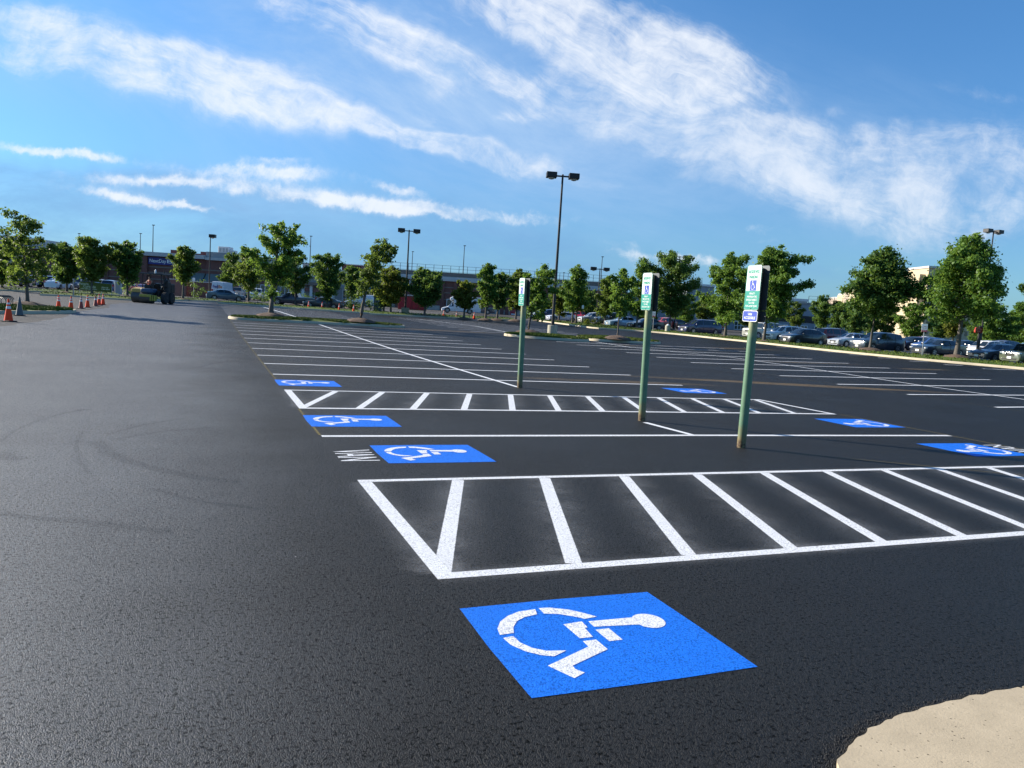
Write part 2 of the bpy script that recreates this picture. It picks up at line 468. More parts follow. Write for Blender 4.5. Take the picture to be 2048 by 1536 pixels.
def arc_mark(cx, cy, r0, r1, a0, a1, w, n=24, mat='scuff'):
    pts = [(cx+(r0+(r1-r0)*t/n)*math.cos(rad(a0+(a1-a0)*t/n)), cy+(r0+(r1-r0)*t/n)*math.sin(rad(a0+(a1-a0)*t/n))) for t in range(n+1)]
    return marking('tyre_mark', [(pts, w, .12, .0032)], M[mat])
def px_mark(pp, w):
    return marking('tyre_mark', [([G(*p)[:2] for p in pp], w, .12, .0032)], M['scuff'])
px_mark([(0, 886), (30, 862), (70, 845), (120, 829), (170, 819)], .035)
px_mark([(152, 822), (180, 820)], .10)
px_mark([(165, 865), (152, 890), (158, 925), (180, 950)], .03)
px_mark([(190, 882), (215, 905), (260, 925), (330, 945), (400, 957), (480, 967)], .13)
px_mark([(215, 870), (290, 850), (370, 838)], .04)
px_mark([(225, 880), (320, 865), (420, 857)], .035)
px_mark([(0, 905), (20, 920), (50, 922)], .14)
px_mark([(0, 1032), (80, 1040), (160, 1048), (250, 1055), (340, 1065)], .09)
px_mark([(300, 980), (400, 1005), (520, 1020)], .05)
px_mark([(395, 735), (430, 727), (470, 722)], .08)

# ---- painted wheelchair symbols
FIG = [[(0.416,-0.106),(0.311,-0.117),(0.228,-0.161),(0.158,-0.226),(0.111,-0.309),(0.096,-0.386),(0.176,-0.381),(0.202,-0.31),(0.253,-0.237),(0.316,-0.197),(0.397,-0.177)],
 [(0.441,-0.095),(0.51,-0.104),(0.604,-0.155),(0.664,-0.215),(0.717,-0.284),(0.633,-0.296),(0.594,-0.256),(0.523,-0.204),(0.439,-0.176)],
 [(0.098,-0.425),(0.108,-0.513),(0.15,-0.596),(0.209,-0.655),(0.268,-0.684),(0.358,-0.638),(0.26,-0.618),(0.203,-0.573),(0.165,-0.499),(0.159,-0.416)],
 [(0.483,-0.338),(0.601,-0.324),(0.596,-0.406),(0.577,-0.41),(0.567,-0.524),(0.49,-0.523)],
 [(0.623,-0.444),(0.705,-0.442),(0.707,-0.591),(0.626,-0.591)],
 [(0.489,-0.558),(0.568,-0.557),(0.571,-0.676),(0.313,-0.798),(0.312,-0.834),(0.339,-0.877),(0.265,-0.915),(0.196,-0.769),(0.488,-0.624)]]
_hd = [(.98+.092*math.cos(rad(a)), -.402+.098*math.sin(rad(a))) for a in range(-130, 131, 13)]
FIG.append([(0.638, -0.332), (0.634, -0.405), (0.887, -0.405)] + [p for p in [(.98-.092*math.cos(rad(a)), -.402+.098*math.sin(rad(a))) for a in ()]] )
FIG[-1] = [(0.634, -0.405), (0.900, -0.436)] + [(.98+.092*math.cos(rad(a)), -.402+.098*math.sin(rad(a))) for a in range(-140, 141, 14)] + [(0.900, -0.338), (0.638, -0.332)]

def flat_paint(name, polys, mat, z, parent=None):
    bm = bmesh.new()
    for pl in polys:
        f = poly(bm, [(x, y, z) for x, y in pl])
    bmesh.ops.recalc_face_normals(bm, faces=bm.faces[:])
    for f in bm.faces:
        if f.normal.z < 0: f.normal_flip()
    bmesh.ops.triangulate(bm, faces=bm.faces[:], ngon_method='EAR_CLIP')
    me = bpy.data.meshes.new(name); bm.to_mesh(me); bm.free()
    at = me.attributes.new('cov', 'FLOAT', 'POINT'); at.data.foreach_set('value', [1.0]*len(me.vertices))
    return obj(name, me, mat, parent)

def symbol(x, y, rz, lu, lv, label, sk=0.0):
    """x,y: the corner beside the lane on the far side"""
    t = thing('wheelchair_symbol', label, 'painted symbol', (x, y, terr(x, y)), rz, 'wheelchair symbols painted on the stalls')
    ed = [(0, 0), (lu/2, .012), (lu, 0), (lu+.004, -lv/2), (lu, -lv), (lu*.6, -lv-.008), (0, -lv), (-.01, -lv*.5)]
    flat_paint('blue_square', [ed], M['blue'], .0042, t)
    sx, sy = lu/1.218, lv/1.032
    flat_paint('wheelchair_figure', [[(a*sx, b*sy) for a, b in pl] for pl in FIG], M['white'], .0062, t)
    return t
symbol(-.01, -13.455, 0, 1.218, 1.032, 'largest blue wheelchair square, on the bare asphalt in front of the near hatched aisle')
symbol(.466, -8.473, 0, 1.218, 1.032, 'blue wheelchair square with white VAN lettering at its left end')
symbol(-.028, -6.06, 0, 1.218, 1.032, 'blue wheelchair square between the far hatched aisle and a single white line, left end')
symbol(-.03, -1.13, 0, 1.19, 1.09, 'thin far blue wheelchair square behind the far hatched aisle, beside the lane')
symbol(10.62, -1.84, PI, 1.25, 1.03, 'far blue wheelchair square facing away, right of the middle signpost above the hatched aisle')
symbol(10.74, -6.98, PI, 1.22, 1.03, 'blue wheelchair square right of the right-hand signpost, behind the single white line')
symbol(10.35, -9.62, PI, 1.22, 1.03, 'blue wheelchair square cut by a signpost shadow, at the right edge of the photo')
vm = text_mesh('VAN', .5, width=.62, off=.003)
def van_letters(x, y, rz, label):
    me = vm.copy()
    ys = [v.co.y for v in me.vertices]; k = .42/(max(ys)-min(ys)); mid = (max(ys)+min(ys))/2
    for v in me.vertices: v.co.y = (v.co.y-mid)*k
    at = me.attributes.new('cov', 'FLOAT', 'POINT'); at.data.foreach_set('value', [1.0]*len(me.vertices))
    o = obj('van_lettering', me, M['white']); o.location = (x, y, terr(x, y)+.0045); o.rotation_euler = (0, 0, rz)
    return tag(o, label, 'painted letters')
van_letters(.20, -9.06, -PI/2, 'narrow white VAN letters painted left of a blue wheelchair square')
van_letters(10.62, -9.05, PI/2, 'white VAN letters painted beyond the blue square at the right edge of the photo')

# ---- kerbed islands
def chaikin(pl, it=2):
    pl = [Vector((p[0], p[1])) for p in pl]
    for _ in range(it):
        pl = [q for a, b in zip(pl, pl[1:]+pl[:1]) for q in (a.lerp(b, .22), a.lerp(b, .78))]
    return pl

def tufts(co, fa, spots, hmin=.05, hmax=.11):
    for x, y, z in spots:
        for _ in range(2):
            a = random.uniform(0, PI); h = random.uniform(hmin, hmax); s = random.uniform(.03, .07)
            dx, dy = math.cos(a)*s, math.sin(a)*s; b = len(co)
            co += [(x-dx, y-dy, z-.01), (x+dx, y+dy, z-.01), (x+random.uniform(-.05, .05), y+random.uniform(-.05, .05), z+h)]
            fa.append((b, b+1, b+2))

def kerb_ring(pl, closed, h=.15, w=.16, name='kerb'):
    """pl runs with the paving on its right-hand side (outside)"""
    n = len(pl); co, fa = [], []
    for i, p in enumerate(pl):
        a = pl[(i-1) % n] if closed or i > 0 else p; b = pl[(i+1) % n] if closed or i < n-1 else p
        d = (b-a).normalized(); nr = Vector((-d.y, d.x))
        z = terr(p.x, p.y)
        for off, zz in ((0, -.02), (.012, h*.75), (.035, h), (w, h+.004), (w+.01, h-.06)):
            q = p + nr*off; co.append((q.x, q.y, z+zz))
    m = n if closed else n-1
    for i in range(m):
        j = (i+1) % n
        for k in range(4): fa.append((i*5+k, j*5+k, j*5+k+1, i*5+k+1))
    me = bpy.data.meshes.new(name); me.from_pydata(co, [], fa); me.update()
    return smooth(struct(name, me, M['kerb']), 40)

def island(pl, crown=.10, h=.15, dens=55):
    """closed convex outline, anticlockwise"""
    pl = chaikin(pl); kerb_ring(pl, True, h)
    c = sum(pl, Vector((0, 0)))/len(pl); n = len(pl); co, fa = [], []
    R = (0, .12, .3, .55, .8)
    for r in R:
        for p in pl:
            q = p + (c-p).normalized()*.15; q = q.lerp(c, r)
            co.append((q.x, q.y, terr(q.x, q.y)+h-.01+crown*math.sin(r*PI/2)+random.uniform(-.008, .012)*(r > 0)))
    co.append((c.x, c.y, terr(c.x, c.y)+h+crown))
    for k in range(len(R)-1):
        for i in range(n): fa.append((k*n+i, k*n+(i+1) % n, (k+1)*n+(i+1) % n, (k+1)*n+i))
    for i in range(n): fa.append(((len(R)-1)*n+i, (len(R)-1)*n+(i+1) % n, len(co)-1))
    spots = []
    for p in pl:
        for _ in range(int(dens*3)):
            r = math.sqrt(random.random()); q = c + (p-c)*r*.96 + Vector((random.uniform(-.2, .2), random.uniform(-.2, .2)))
            if (q-c).length < (p-c).length*.97: spots.append((q.x, q.y, terr(q.x, q.y)+h+crown*math.sin((1-r)*PI/2)))
    tufts(co, fa, spots)
    me = bpy.data.meshes.new('grass'); me.from_pydata(co, [], fa); me.update()
    return obj('grass', me, M['grass'], kind='stuff')

def verge(front, back, h=.15, crown=.12, dens=6, kerbed=True):
    """long grass strip: kerb along its front line, paving on the right of that line"""
    front = [Vector((p[0], p[1])) for p in front]; back = [Vector((p[0], p[1])) for p in back]
    def dense(pl):
        L = [0]
        for a, b in zip(pl, pl[1:]): L.append(L[-1]+(b-a).length)
        out = []; n = 40
        for k in range(n+1):
            s = L[-1]*k/n; i = max(j for j in range(len(pl)-1) if L[j] <= s+1e-6)
            out.append(pl[i].lerp(pl[i+1], min(1, (s-L[i])/max(1e-6, L[i+1]-L[i]))))
        return out
    F, B = dense(front), dense(back)
    for _ in range(2):
        F = [F[0]]+[(a+b*2+c)/4 for a, b, c in zip(F, F[1:], F[2:])]+[F[-1]]
    if kerbed: kerb_ring(F, False, h)
    co, fa = [], []; m = 7; n = len(F)
    for i in range(n):
        for j in range(m):
            t = j/(m-1); q = F[i].lerp(B[i], t)
            if j == 0: q = F[i] + (B[i]-F[i]).normalized()*.15
            co.append((q.x, q.y, terr(q.x, q.y)+h-.01+crown*math.sin(t*PI)*(0 < j)+random.uniform(0, .03)*(0 < j < m-1)))
    for i in range(n-1):
        for j in range(m-1): a = i*m+j; fa.append((a, a+m, a+m+1, a+1)[::-1])
    spots = []
    tot = sum((a-b).length for a, b in zip(F, F[1:]))*(F[n//2]-B[n//2]).length
    for _ in range(int(min(9000, tot*dens))):
        i = random.randrange(n-1); s = random.random(); t = random.uniform(.03, .99)
        q = F[i].lerp(F[i+1], s).lerp(B[i].lerp(B[i+1], s), t)
        spots.append((q.x, q.y, terr(q.x, q.y)+h+crown*math.sin(t*PI)))
    tufts(co, fa, spots, .06, .13)
    me = bpy.data.meshes.new('grass'); me.from_pydata(co, [], fa); me.update()
    return obj('grass', me, M['grass'], kind='stuff')

def mound(x, y, z, r=.9, h=.22):
    bm = bmesh.new(); n = 18
    rings = [[bm.verts.new((x+r*k*math.cos(2*PI*i/n)*(1+.12*math.sin(i*2.3+x)), y+r*k*math.sin(2*PI*i/n)*(1+.1*math.cos(i*1.7+y)), z+hh*h+random.uniform(-.02, .02)))
              for i in range(n)] for k, hh in ((1, -.25), (.8, .35), (.5, .8), (.2, 1.0))]
    for a, b in zip(rings, rings[1:]):
        for i in range(n): bm.faces.new((a[i], a[(i+1) % n], b[(i+1) % n], b[i]))
    bm.faces.new(rings[-1])
    o = struct('mulch_mound', bm, M['mulch']); return smooth(o, 60)

island([(-.1, 33.3), (.1, 31.9), (1.2, 31.35), (10.2, 32.2), (11.1, 32.9), (11.0, 34.4), (9.5, 35.2), (1.2, 34.6), (.1, 34.2)])
island([(16.1, 28.2), (16.7, 26.3), (18.2, 25.2), (20.6, 25.0), (21.3, 26.2), (21.2, 28.6), (19.8, 29.6), (17.0, 29.6)])
island([(22.7, 31.2), (22.3, 29.8), (21.8, 27.4), (22.4, 26.5), (26.0, 26.6), (28.0, 28.0), (27.6, 30.8), (25, 31.6)])
island([(-12.6, 19.6), (-10.2, 23.9), (-7.75, 28.2), (-7.9, 31.4), (-9.6, 33.6), (-13.2, 32.2), (-16.5, 26.0), (-15.2, 20.2)])
# the long verge along the right-hand kerb
kf = [(2110, 746), (2048, 739), (1950, 731), (1850, 722), (1750, 712), (1650, 702), (1500, 685), (1450, 680), (1350, 669), (1255, 661), (1190, 658), (1130, 649.5), (1072, 642)]
F_ = [G(*p).to_2d() for p in kf]
def back_of(F, d):
    out = []
    for i, p in enumerate(F):
        t = (F[min(i+1, len(F)-1)]-F[max(i-1, 0)]).normalized()
        out.append(p + Vector((-t.y, t.x))*d)
    return out
F_ = F_[::-1]
verge(F_, [p + Vector((9.5, 3.0)) for p in F_], crown=.06, dens=5)
# the verges of the far cross-road
for front, back in ((None, (2.2, 7)),
                    ([(739, 629), (790, 631.5), (830, 633.5), (875, 636), (950, 638.5), (1030, 641.5)], (2.5, 9)),
                    ([(80, 591), (140, 593), (200, 597.5), (270, 602), (345, 601.5), (437, 604)], (-1.0, 7.5)),
                    ([(-40, 580), (40, 583), (110, 586), (180, 589), (240, 592)], (-2, 9))):
    Fp = [G(*p).to_2d() for p in front] if front else [Vector(q) for q in ((-.2, 75.2), (.6, 74.4), (5, 72), (10, 69.2), (14.6, 66.9), (15.4, 66.9))]
    verge(Fp, [p + Vector(back) for p in Fp], dens=4)

# the concrete kerb return at the photographer's feet
bm = bmesh.new()
edge = [(.55, -15.95), (.70, -15.62), (.80, -15.44), (.93, -15.285), (1.09, -15.20), (1.26, -15.13), (1.46, -15.08), (1.71, -15.05), (1.98, -15.035), (2.29, -15.03)]
fine = []
for a, b in zip(edge, edge[1:]):
    for k in range(8):
        t = k/8; fine.append((a[0]+(b[0]-a[0])*t+.006*math.sin(len(fine)*.9)+random.uniform(-.003, .003), a[1]+(b[1]-a[1])*t+.005*math.sin(len(fine)*1.3)+random.uniform(-.003, .003)))
fine.append((2.315, -15.03))
def slab(outline, nf):
    c = Vector((2.2, -16.6)); lo, mid, hi = [], [], []
    for i, p in enumerate(outline):
        p = Vector(p); d = (c-p).normalized() if i < nf else Vector((0, 0))
        lo.append(bm.verts.new((p.x, p.y, -.01))); a = p + d*.012; mid.append(bm.verts.new((a.x, a.y, .016)))
        a = p + d*.04; hi.append(bm.verts.new((a.x, a.y, .026)))
    n = len(outline)
    for A, B in ((lo, mid), (mid, hi)):
        for i in range(n): bm.faces.new((A[i], A[(i+1) % n], B[(i+1) % n], B[i]))
    bm.faces.new(hi)
slab([(.55, -18.5)]+fine+[(2.47, -15.32), (2.50, -18.5)][::1], 0)
bmesh.ops.recalc_face_normals(bm, faces=bm.faces[:])
slab([(2.345, -15.03), (4.5, -15.1), (9, -15.3), (9, -18.5), (2.53, -18.5), (2.50, -15.32)], 0)
bmesh.ops.recalc_face_normals(bm, faces=bm.faces[:])
struct('concrete_kerb', bm, M['slab'])
M['grit'] = simple('loose_grit', (.02, .021, .023), .9)
co, fa = [], []
for p in fine:
    for _ in range(26):
        d = random.random()**2*.09
        x, y = p[0]-d*.75+random.gauss(.0, .008), p[1]+d*.66+random.gauss(.0, .008); s = random.uniform(.0025, .007); b0 = len(co)
        co += [(x-s, y-s, .001), (x+s, y-s*.6, .001), (x+s*.2, y+s, .001), (x, y, s*.7+.003)]
        fa += [(b0, b0+1, b0+3), (b0+1, b0+2, b0+3), (b0+2, b0, b0+3)]
me = bpy.data.meshes.new('grit'); me.from_pydata(co, [], fa); me.update()
obj('grit', me, M['grit'], kind='stuff')

# ------------------------------------------------------------------ reserved-parking signposts
def pole_mat():
    m, b = mat_new('green_pole_paint')
    tc = b.n('ShaderNodeTexCoord').outputs['Object']
    s = b.n('ShaderNodeSeparateXYZ'); b.nt.links.new(tc, s.inputs[0])
    n = b.noise(tc, 5, 5, .65); n2 = b.noise(tc, 30, 4, .6)
    c = b.mix(b.ss(n, .3, .75), (.072, .165, .095), (.118, .215, .128))
    c = b.mix(b.m('MULTIPLY', b.ss(n2, .62, .72), .6), c, (.16, .12, .05))
    low = b.m('MULTIPLY', b.ss(b.m('ADD', s.outputs[2], b.m('MULTIPLY', b.m('SUBTRACT', n, .5), .5)), .36, .06), .9)
    c = b.mix(low, c, (.20, .145, .06))
    c = b.mix(b.m('MULTIPLY', b.ss(b.m('ADD', s.outputs[2], b.m('MULTIPLY', n2, .1)), .2, .12), b.ss(n2, .4, .6)), c, (.06, .022, .012))
    top = b.m('MULTIPLY', b.ss(s.outputs[2], 1.45, 1.8), b.ss(n, .35, .6))
    c = b.mix(b.m('MULTIPLY', top, .75), c, (.36, .31, .14))
    p = b.n('ShaderNodeBsdfPrincipled', i={'Base Color': c, 'Roughness': .55})
    o = b.n('ShaderNodeOutputMaterial'); b.nt.links.new(p.outputs[0], o.inputs[0])
    return m
M['pole'] = pole_mat()

def rrect(w, h, r, n=5):
    out = []
    for cx, cy, a0 in ((w/2-r, h/2-r, 0), (-w/2+r, h/2-r, 90), (-w/2+r, -h/2+r, 180), (w/2-r, -h/2+r, 270)):
        out += [(cx+r*math.cos(rad(a0+90*k/n)), cy+r*math.sin(rad(a0+90*k/n))) for k in range(n+1)]
    return out

def plate_bm(pl, th):
    bm = bmesh.new(); f = poly(bm, [(x, 0, z) for x, z in pl])
    g = bmesh.ops.extrude_face_region(bm, geom=[f])
    bmesh.ops.translate(bm, verts=[v for v in g['geom'] if isinstance(v, bmesh.types.BMVert)], vec=(0, th, 0))
    bmesh.ops.recalc_face_normals(bm, faces=bm.faces[:])
    return bm

def layer(name, pls, y, mat, parent):
    """flat shapes on the sign's face (the face looks along -y)"""
    bm = bmesh.new()
    for pl in pls:
        f = poly(bm, [(x, y, z) for x, z in pl]); f.normal_update()
        if f.normal.y > 0: f.normal_flip()
    bmesh.ops.triangulate(bm, faces=bm.faces[:], ngon_method='EAR_CLIP')
    return obj(name, bm, mat, parent)

def frame_bm(w, h, r, t, y):
    bm = bmesh.new(); A = [bm.verts.new((x, y, z)) for x, z in rrect(w, h, r)]; B = [bm.verts.new((x, y, z)) for x, z in rrect(w-2*t, h-2*t, max(.003, r-t))]
    n = len(A)
    for i in range(n):
        f = bm.faces.new((A[i], A[(i+1) % n], B[(i+1) % n], B[i])); f.normal_update()
        if f.normal.y > 0: f.normal_flip()
    return bm

def wc_icon(s):
    """standing wheelchair pictogram, centred, s high"""
    out = []; k = s
    ring = lambda a0, a1, r0, r1, cx, cz: [(cx+r1*math.cos(rad(a0+(a1-a0)*i/16)), cz+r1*math.sin(rad(a0+(a1-a0)*i/16))) for i in range(17)] + [(cx+r0*math.cos(rad(a1+(a0-a1)*i/16)), cz+r0*math.sin(rad(a1+(a0-a1)*i/16))) for i in range(17)]
    out.append(ring(125, 370, .235*k, .27*k, -.03*k, -.2*k))
    out.append([(-.09*k+.055*k*math.cos(rad(a)), .41*k+.055*k*math.sin(rad(a))) for a in range(0, 360, 30)])
    out.append([(-.105*k, .33*k), (-.065*k, .33*k), (-.045*k, .015*k), (.15*k, .015*k), (.275*k, -.28*k), (.36*k, -.25*k), (.35*k, -.215*k), (.295*k, -.235*k), (.18*k, .055*k), (-.085*k, .055*k)])
    out.append([(-.05*k, .19*k), (.11*k, .19*k), (.11*k, .155*k), (-.05*k, .155*k)])
    return out

def text_part(name, body, size, width, x, y, z, mat, parent, off=0.0):
    me = text_mesh(body, size, width, off)
    o = obj(name, me, mat, parent); o.location = (x, y, z); o.rotation_euler = (PI/2, 0, 0)
    return o

def parking_sign(parent, off, rz, zc, van, name='reserved_sign'):
    """a sign facing away from the pole; its own frame looks along -y"""
    w, h = .305, .61
    s = obj(name, plate_bm(rrect(w, h, .035), .003), M['sign_back'], parent)
    s.location = (off*math.sin(rz), -off*math.cos(rz), zc); s.rotation_euler = (0, 0, rz)
    layer('white_panel', [rrect(w-.002, h-.002, .034)], -.0015, M['sign_white'], s)
    teal = [(-w/2+.012, -h/2+.25), (w/2-.012, -h/2+.25)] + [p for p in rrect(w-.024, h-.024, .025) if p[1] < -h/2+.1][::-1]
    pl = rrect(w-.024, h-.024, .025); low = [p for p in pl if p[1] < 0]
    low = sorted([p for p in low], key=lambda p: math.atan2(p[1]+.2, p[0]))
    layer('teal_panel', [[(w/2-.012, -h/2+.26), (-w/2+.012, -h/2+.26)] + low], -.003, M['sign_teal'], s)
    fr = frame_bm(w-.008, h-.008, .031, .006, -.004)
    obj('green_border', fr, M['sign_green'], s)
    text_part('lettering', 'RESERVED', .062, .225, 0, -.0042, .212, M['sign_green'], s, .0022)
    text_part('lettering', 'PARKING', .062, .19, 0, -.0042, .140, M['sign_green'], s, .0022)
    layer('blue_square', [[(-.068, -.042), (.068, -.042), (.068, .1), (-.068, .1)]], -.0032, M['sign_blue'], s)
    ic = layer('wheelchair_figure', wc_icon(.128), -.0046, M['sign_white'], s); ic.location = (0, 0, .031)
    for k, (t_, wd) in enumerate((('PENALTY', .11), ('PARKING IN THIS', .2), ('SPACE IS SUBJECT', .22), ('TO A FINE', .12), ('TOW-AWAY ZONE', .235))):
        text_part('lettering', t_, .036, wd, 0, -.0046, -.083-.0425*k, M['sign_white'], s, .0004)
    for zz in (.262, -.285):
        b_ = lathe(bmesh.new(), [(.007, 0), (.007, .005)], 8); q = obj('bolt', b_, M['bolt'], s); q.location = (0, -.003, zz); q.rotation_euler = (PI/2, 0, 0)
    if van:
        w, h = .305, .152
        s = obj('van_sign', plate_bm(rrect(w, h, .03), .003), M['sign_back'], parent)
        s.location = ((off+.004)*math.sin(rz), -(off+.004)*math.cos(rz), zc-.305-.083); s.rotation_euler = (0, 0, rz)
        layer('white_panel', [rrect(w-.002, h-.002, .029)], -.0015, M['sign_white'], s)
        layer('blue_panel', [rrect(w-.018, h-.018, .024)], -.003, M['sign_blue'], s)
        text_part('lettering', 'VAN', .050, .085, 0, -.0044, .024, M['sign_white'], s, .0005)
        text_part('lettering', 'ACCESSIBLE', .050, .235, 0, -.0044, -.026, M['sign_white'], s, .0005)
        for zz in (.060, -.062):
            b_ = lathe(bmesh.new(), [(.006, 0), (.006, .005)], 8); q = obj('bolt', b_, M['bolt'], s); q.location = (0, -.003, zz); q.rotation_euler = (PI/2, 0, 0)

def signpost(x, y, hgt, van, label, lean=(0, 0)):
    t = thing('parking_signpost', label, 'parking sign', (x, y, terr(x, y)), 0, 'green signposts of the accessible stalls')
    t.rotation_euler = (lean[0], lean[1], 0)
    bm = bmesh.new(); r = .0605
    lathe(bm, [(r, -.05), (r*1.005, .3), (r, 1.0), (r*1.003, 1.6), (r, hgt-.03), (r*.85, hgt-.01), (.01, hgt)], 28)
    smooth(obj('pole', bm, M['pole'], t))
    zc = hgt - .29
    parking_sign(t, r+.004, -PI/2, zc, van); parking_sign(t, r+.004, PI/2, zc, van)
    return t
signpost(5.59, -8.78, 2.50, True, 'nearest green signpost, with a small blue VAN ACCESSIBLE plate under its sign', (0, rad(.5)))
signpost(5.46, -6.35, 2.44, False, 'middle green signpost, planted where a short white line meets its base', (0, rad(-.9)))
signpost(5.20, -1.56, 2.42, False, 'farthest and smallest green signpost, at the end of the long centre line', (0, rad(-.9)))

# ------------------------------------------------------------------ lamp posts
def lamp_head(parent, cx, cy, z, sx=.62, sy=.62, sz=.30, rz=0):
    h = obj('lamp_head', rbox(0, 0, 0, sx, sy, sz, .02, 1), M['dark_metal'], parent); h.location = (cx, cy, z); h.rotation_euler = (0, 0, rz)
    bm = bmesh.new(); n = 12
    lathe(bm, [(.25, -sz/2-.002), (.23, -sz/2-.05), (.15, -sz/2-.10), (.04, -sz/2-.125)], n); smooth(obj('lens', bm, M['lens'], h), 60)
    return h

def lamp(pos, hgt, label, heads=2, rz=0.0, base=(.34, .62), r=.085, group='parking lot lamp posts', square=False, bird=False, hs=1.0):
    t = thing('lamp_post', label, 'lamp post', pos, rz, group)
    if base:
        bm = bmesh.new()
        if square: bx(bm, 0, 0, base[1]/2-.1, base[0]*2, base[0]*2, base[1]+.2)
        else: lathe(bm, [(base[0], -.3), (base[0], base[1]-.03), (base[0]-.03, base[1])], 28)
        smooth(obj('concrete_base', bm, M['base_conc'], t), 40)
    b0 = base[1] if base else 0
    bm = bmesh.new(); lathe(bm, [(r*1.9, b0), (r*1.9, b0+.03), (r*1.15, b0+.05), (r, b0+.3), (r*.62, hgt-.05), (r*.62, hgt+.03)], 12)
    smooth(obj('pole', bm, M['dark_metal'], t), 40)
    if heads == 2:
        bm = bmesh.new(); bx(bm, 0, 0, hgt-.10, 1.1*hs, .10, .10); obj('arm', bm, M['dark_metal'], t)
        for s in (-1, 1): lamp_head(t, s*.72*hs, 0, hgt-.06, .66*hs, .6*hs, .34*hs)
    elif heads == 1:
        bm = bmesh.new(); bx(bm, .15, 0, hgt-.1, .4, .08, .08); obj('arm', bm, M['dark_metal'], t); lamp_head(t, .3, 0, hgt-.04, .8*hs, .6*hs, .42*hs)
    else:
        obj('lamp_head', rbox(.05, 0, hgt, .5, .3, .14, .02, 1), M['dark_metal'], t)
    return t
_t = G(1104, 671)
lamp((_t.x, _t.y, terr(_t.x, _t.y)+.12), 11.15, 'tall twin-head lamp post on a round concrete base, towering over the lot', 2, -YAW+rad(4), (.35, .62), .11, hs=1.1)
p_ = P(811, 92); lamp((p_.x, p_.y, p_.z+.1), 9.85, 'twin-head lamp post on a square pale concrete base on the far verge', 2, -YAW+rad(8), (.45, .75), .12, square=True, hs=1.25)
p_ = P(418, 112); lamp(p_, 9.0, 'single-head lamp post behind the low brick wall, near the white delivery van', 1, -YAW, None, .10, hs=1.1)
p_ = P(1961, 84); lamp(p_, 13.3, 'twin-head lamp post rising behind the large pale green tree at right', 2, -YAW+rad(20), None, .10, hs=1.1)
p_ = P(1349, 118); lamp(p_, 11.0, 'lamp post whose two heads peep out of the dark round tree crown', 2, -YAW, None, .12, hs=1.35)
p_ = P(1193, 112); lamp(p_, 8.05, 'twin-head lamp post showing just above the trees left of the middle signpost', 2, -YAW, None, .10, hs=1.3)

# ------------------------------------------------------------------ traffic cones
def cone_meshes():
    bm = bmesh.new(); lathe(bm, [(.155, .035), (.15, .06), (.118, .27), (.1145, .285)], 18); a = bmesh.new()
    body = bmesh.new(); lathe(body, [(.165, .03), (.155, .06), (.03, .86), (.022, .88)], 18)
    base = bmesh.new(); bx(base, 0, 0, .02, .42, .42, .04); bmesh.ops.bevel(base, geom=base.edges[:], offset=.012, segments=1, affect='EDGES')
    def col(z0, z1):
        b = bmesh.new(); f = lambda z: .155+(z-.06)*(.03-.155)/.8+.003
        lathe(b, [(f(z0), z0), (f(z1), z1)], 18); return b
    out = []
    for n, b in (('cone_body', body), ('cone_base', base), ('collar', col(.50, .60)), ('collar', col(.67, .74))):
        m = bpy.data.meshes.new(n); b.to_mesh(m); b.free(); out.append((n, m))
    bm.free(); a.free(); return out
CONES = cone_meshes()
def cone(pos, label, style='orange', s=1.0, tilt=0.0, group='traffic cones along the paving edge'):
    t = thing('traffic_cone', label, 'traffic cone', pos, random.uniform(0, 1.5), group); t.scale = (s, s, s)
    for n, m in CONES:
        m = m.copy(); mt = {'cone_body': M[{'orange': 'orange', 'dirty': 'orange_dirty', 'grey': 'cone_grey'}[style]], 'cone_base': M['black'], 'collar': M['reflective'] if style != 'grey' else M['cone_grey']}[n]
        if style == 'dirty' and n == 'collar': mt = M['orange_dirty'] if random.random() < .5 else M['reflective']
        o = obj(n, m, mt, t)
        if n != 'cone_base': smooth(o, 50)
    return t
for px, py, st, lb, s in ((17, 643, 'orange', 'nearest orange cone with white collars, cut by the left photo edge', 1.0), (39, 631.5, 'grey', 'dull grey cone in front of the looped bike rack', .98),
        (117, 618, 'orange', 'orange cone alone behind the grass of the kerbed island', .92), (142, 621, 'orange', 'orange cone at the tip of the kerbed grass island', .92),
        (162, 617.5, 'dirty', 'faded brown-red cone, first beyond the tip of the grass island', .88), (175, 615, 'orange', 'bright orange cone between two faded ones in the row', .92),
        (191, 612.5, 'dirty', 'faded cone with a pale collar, right of a bright one', .88), (198, 610.5, 'orange', 'orange cone half overlapping the last one of the left row', .92), (206, 609.5, 'orange', 'last orange cone of the left row, nearest the roller', .92)):
    cone(G(px, py), lb, st, s)
for px, py, lb in ((617, 617.5, 'leftmost orange cone by the far verge, in front of the dark pickup'), (644, 619.5, 'orange cone by the far verge, left of the thin tree trunk'),
                   (678, 623, 'orange cone in front of the dark clipped hedge'), (707, 625.5, 'orange cone left of the slender island tree, under a pale bush')):
    cone(G(px, py), lb, 'orange', 1.0, group='cones by the far verge')
for px, py, lb, st in ((887, 635.5, 'orange cone left of the white box van, on the far kerb', 'orange'), (913, 636.5, 'faded cone before the yellowish tree at the far kerb', 'dirty'), (948, 638.5, 'orange cone at the far kerb, right of the yellowish tree', 'orange')):
    cone(G(px, py), lb, st, .98, group='cones by the far verge')

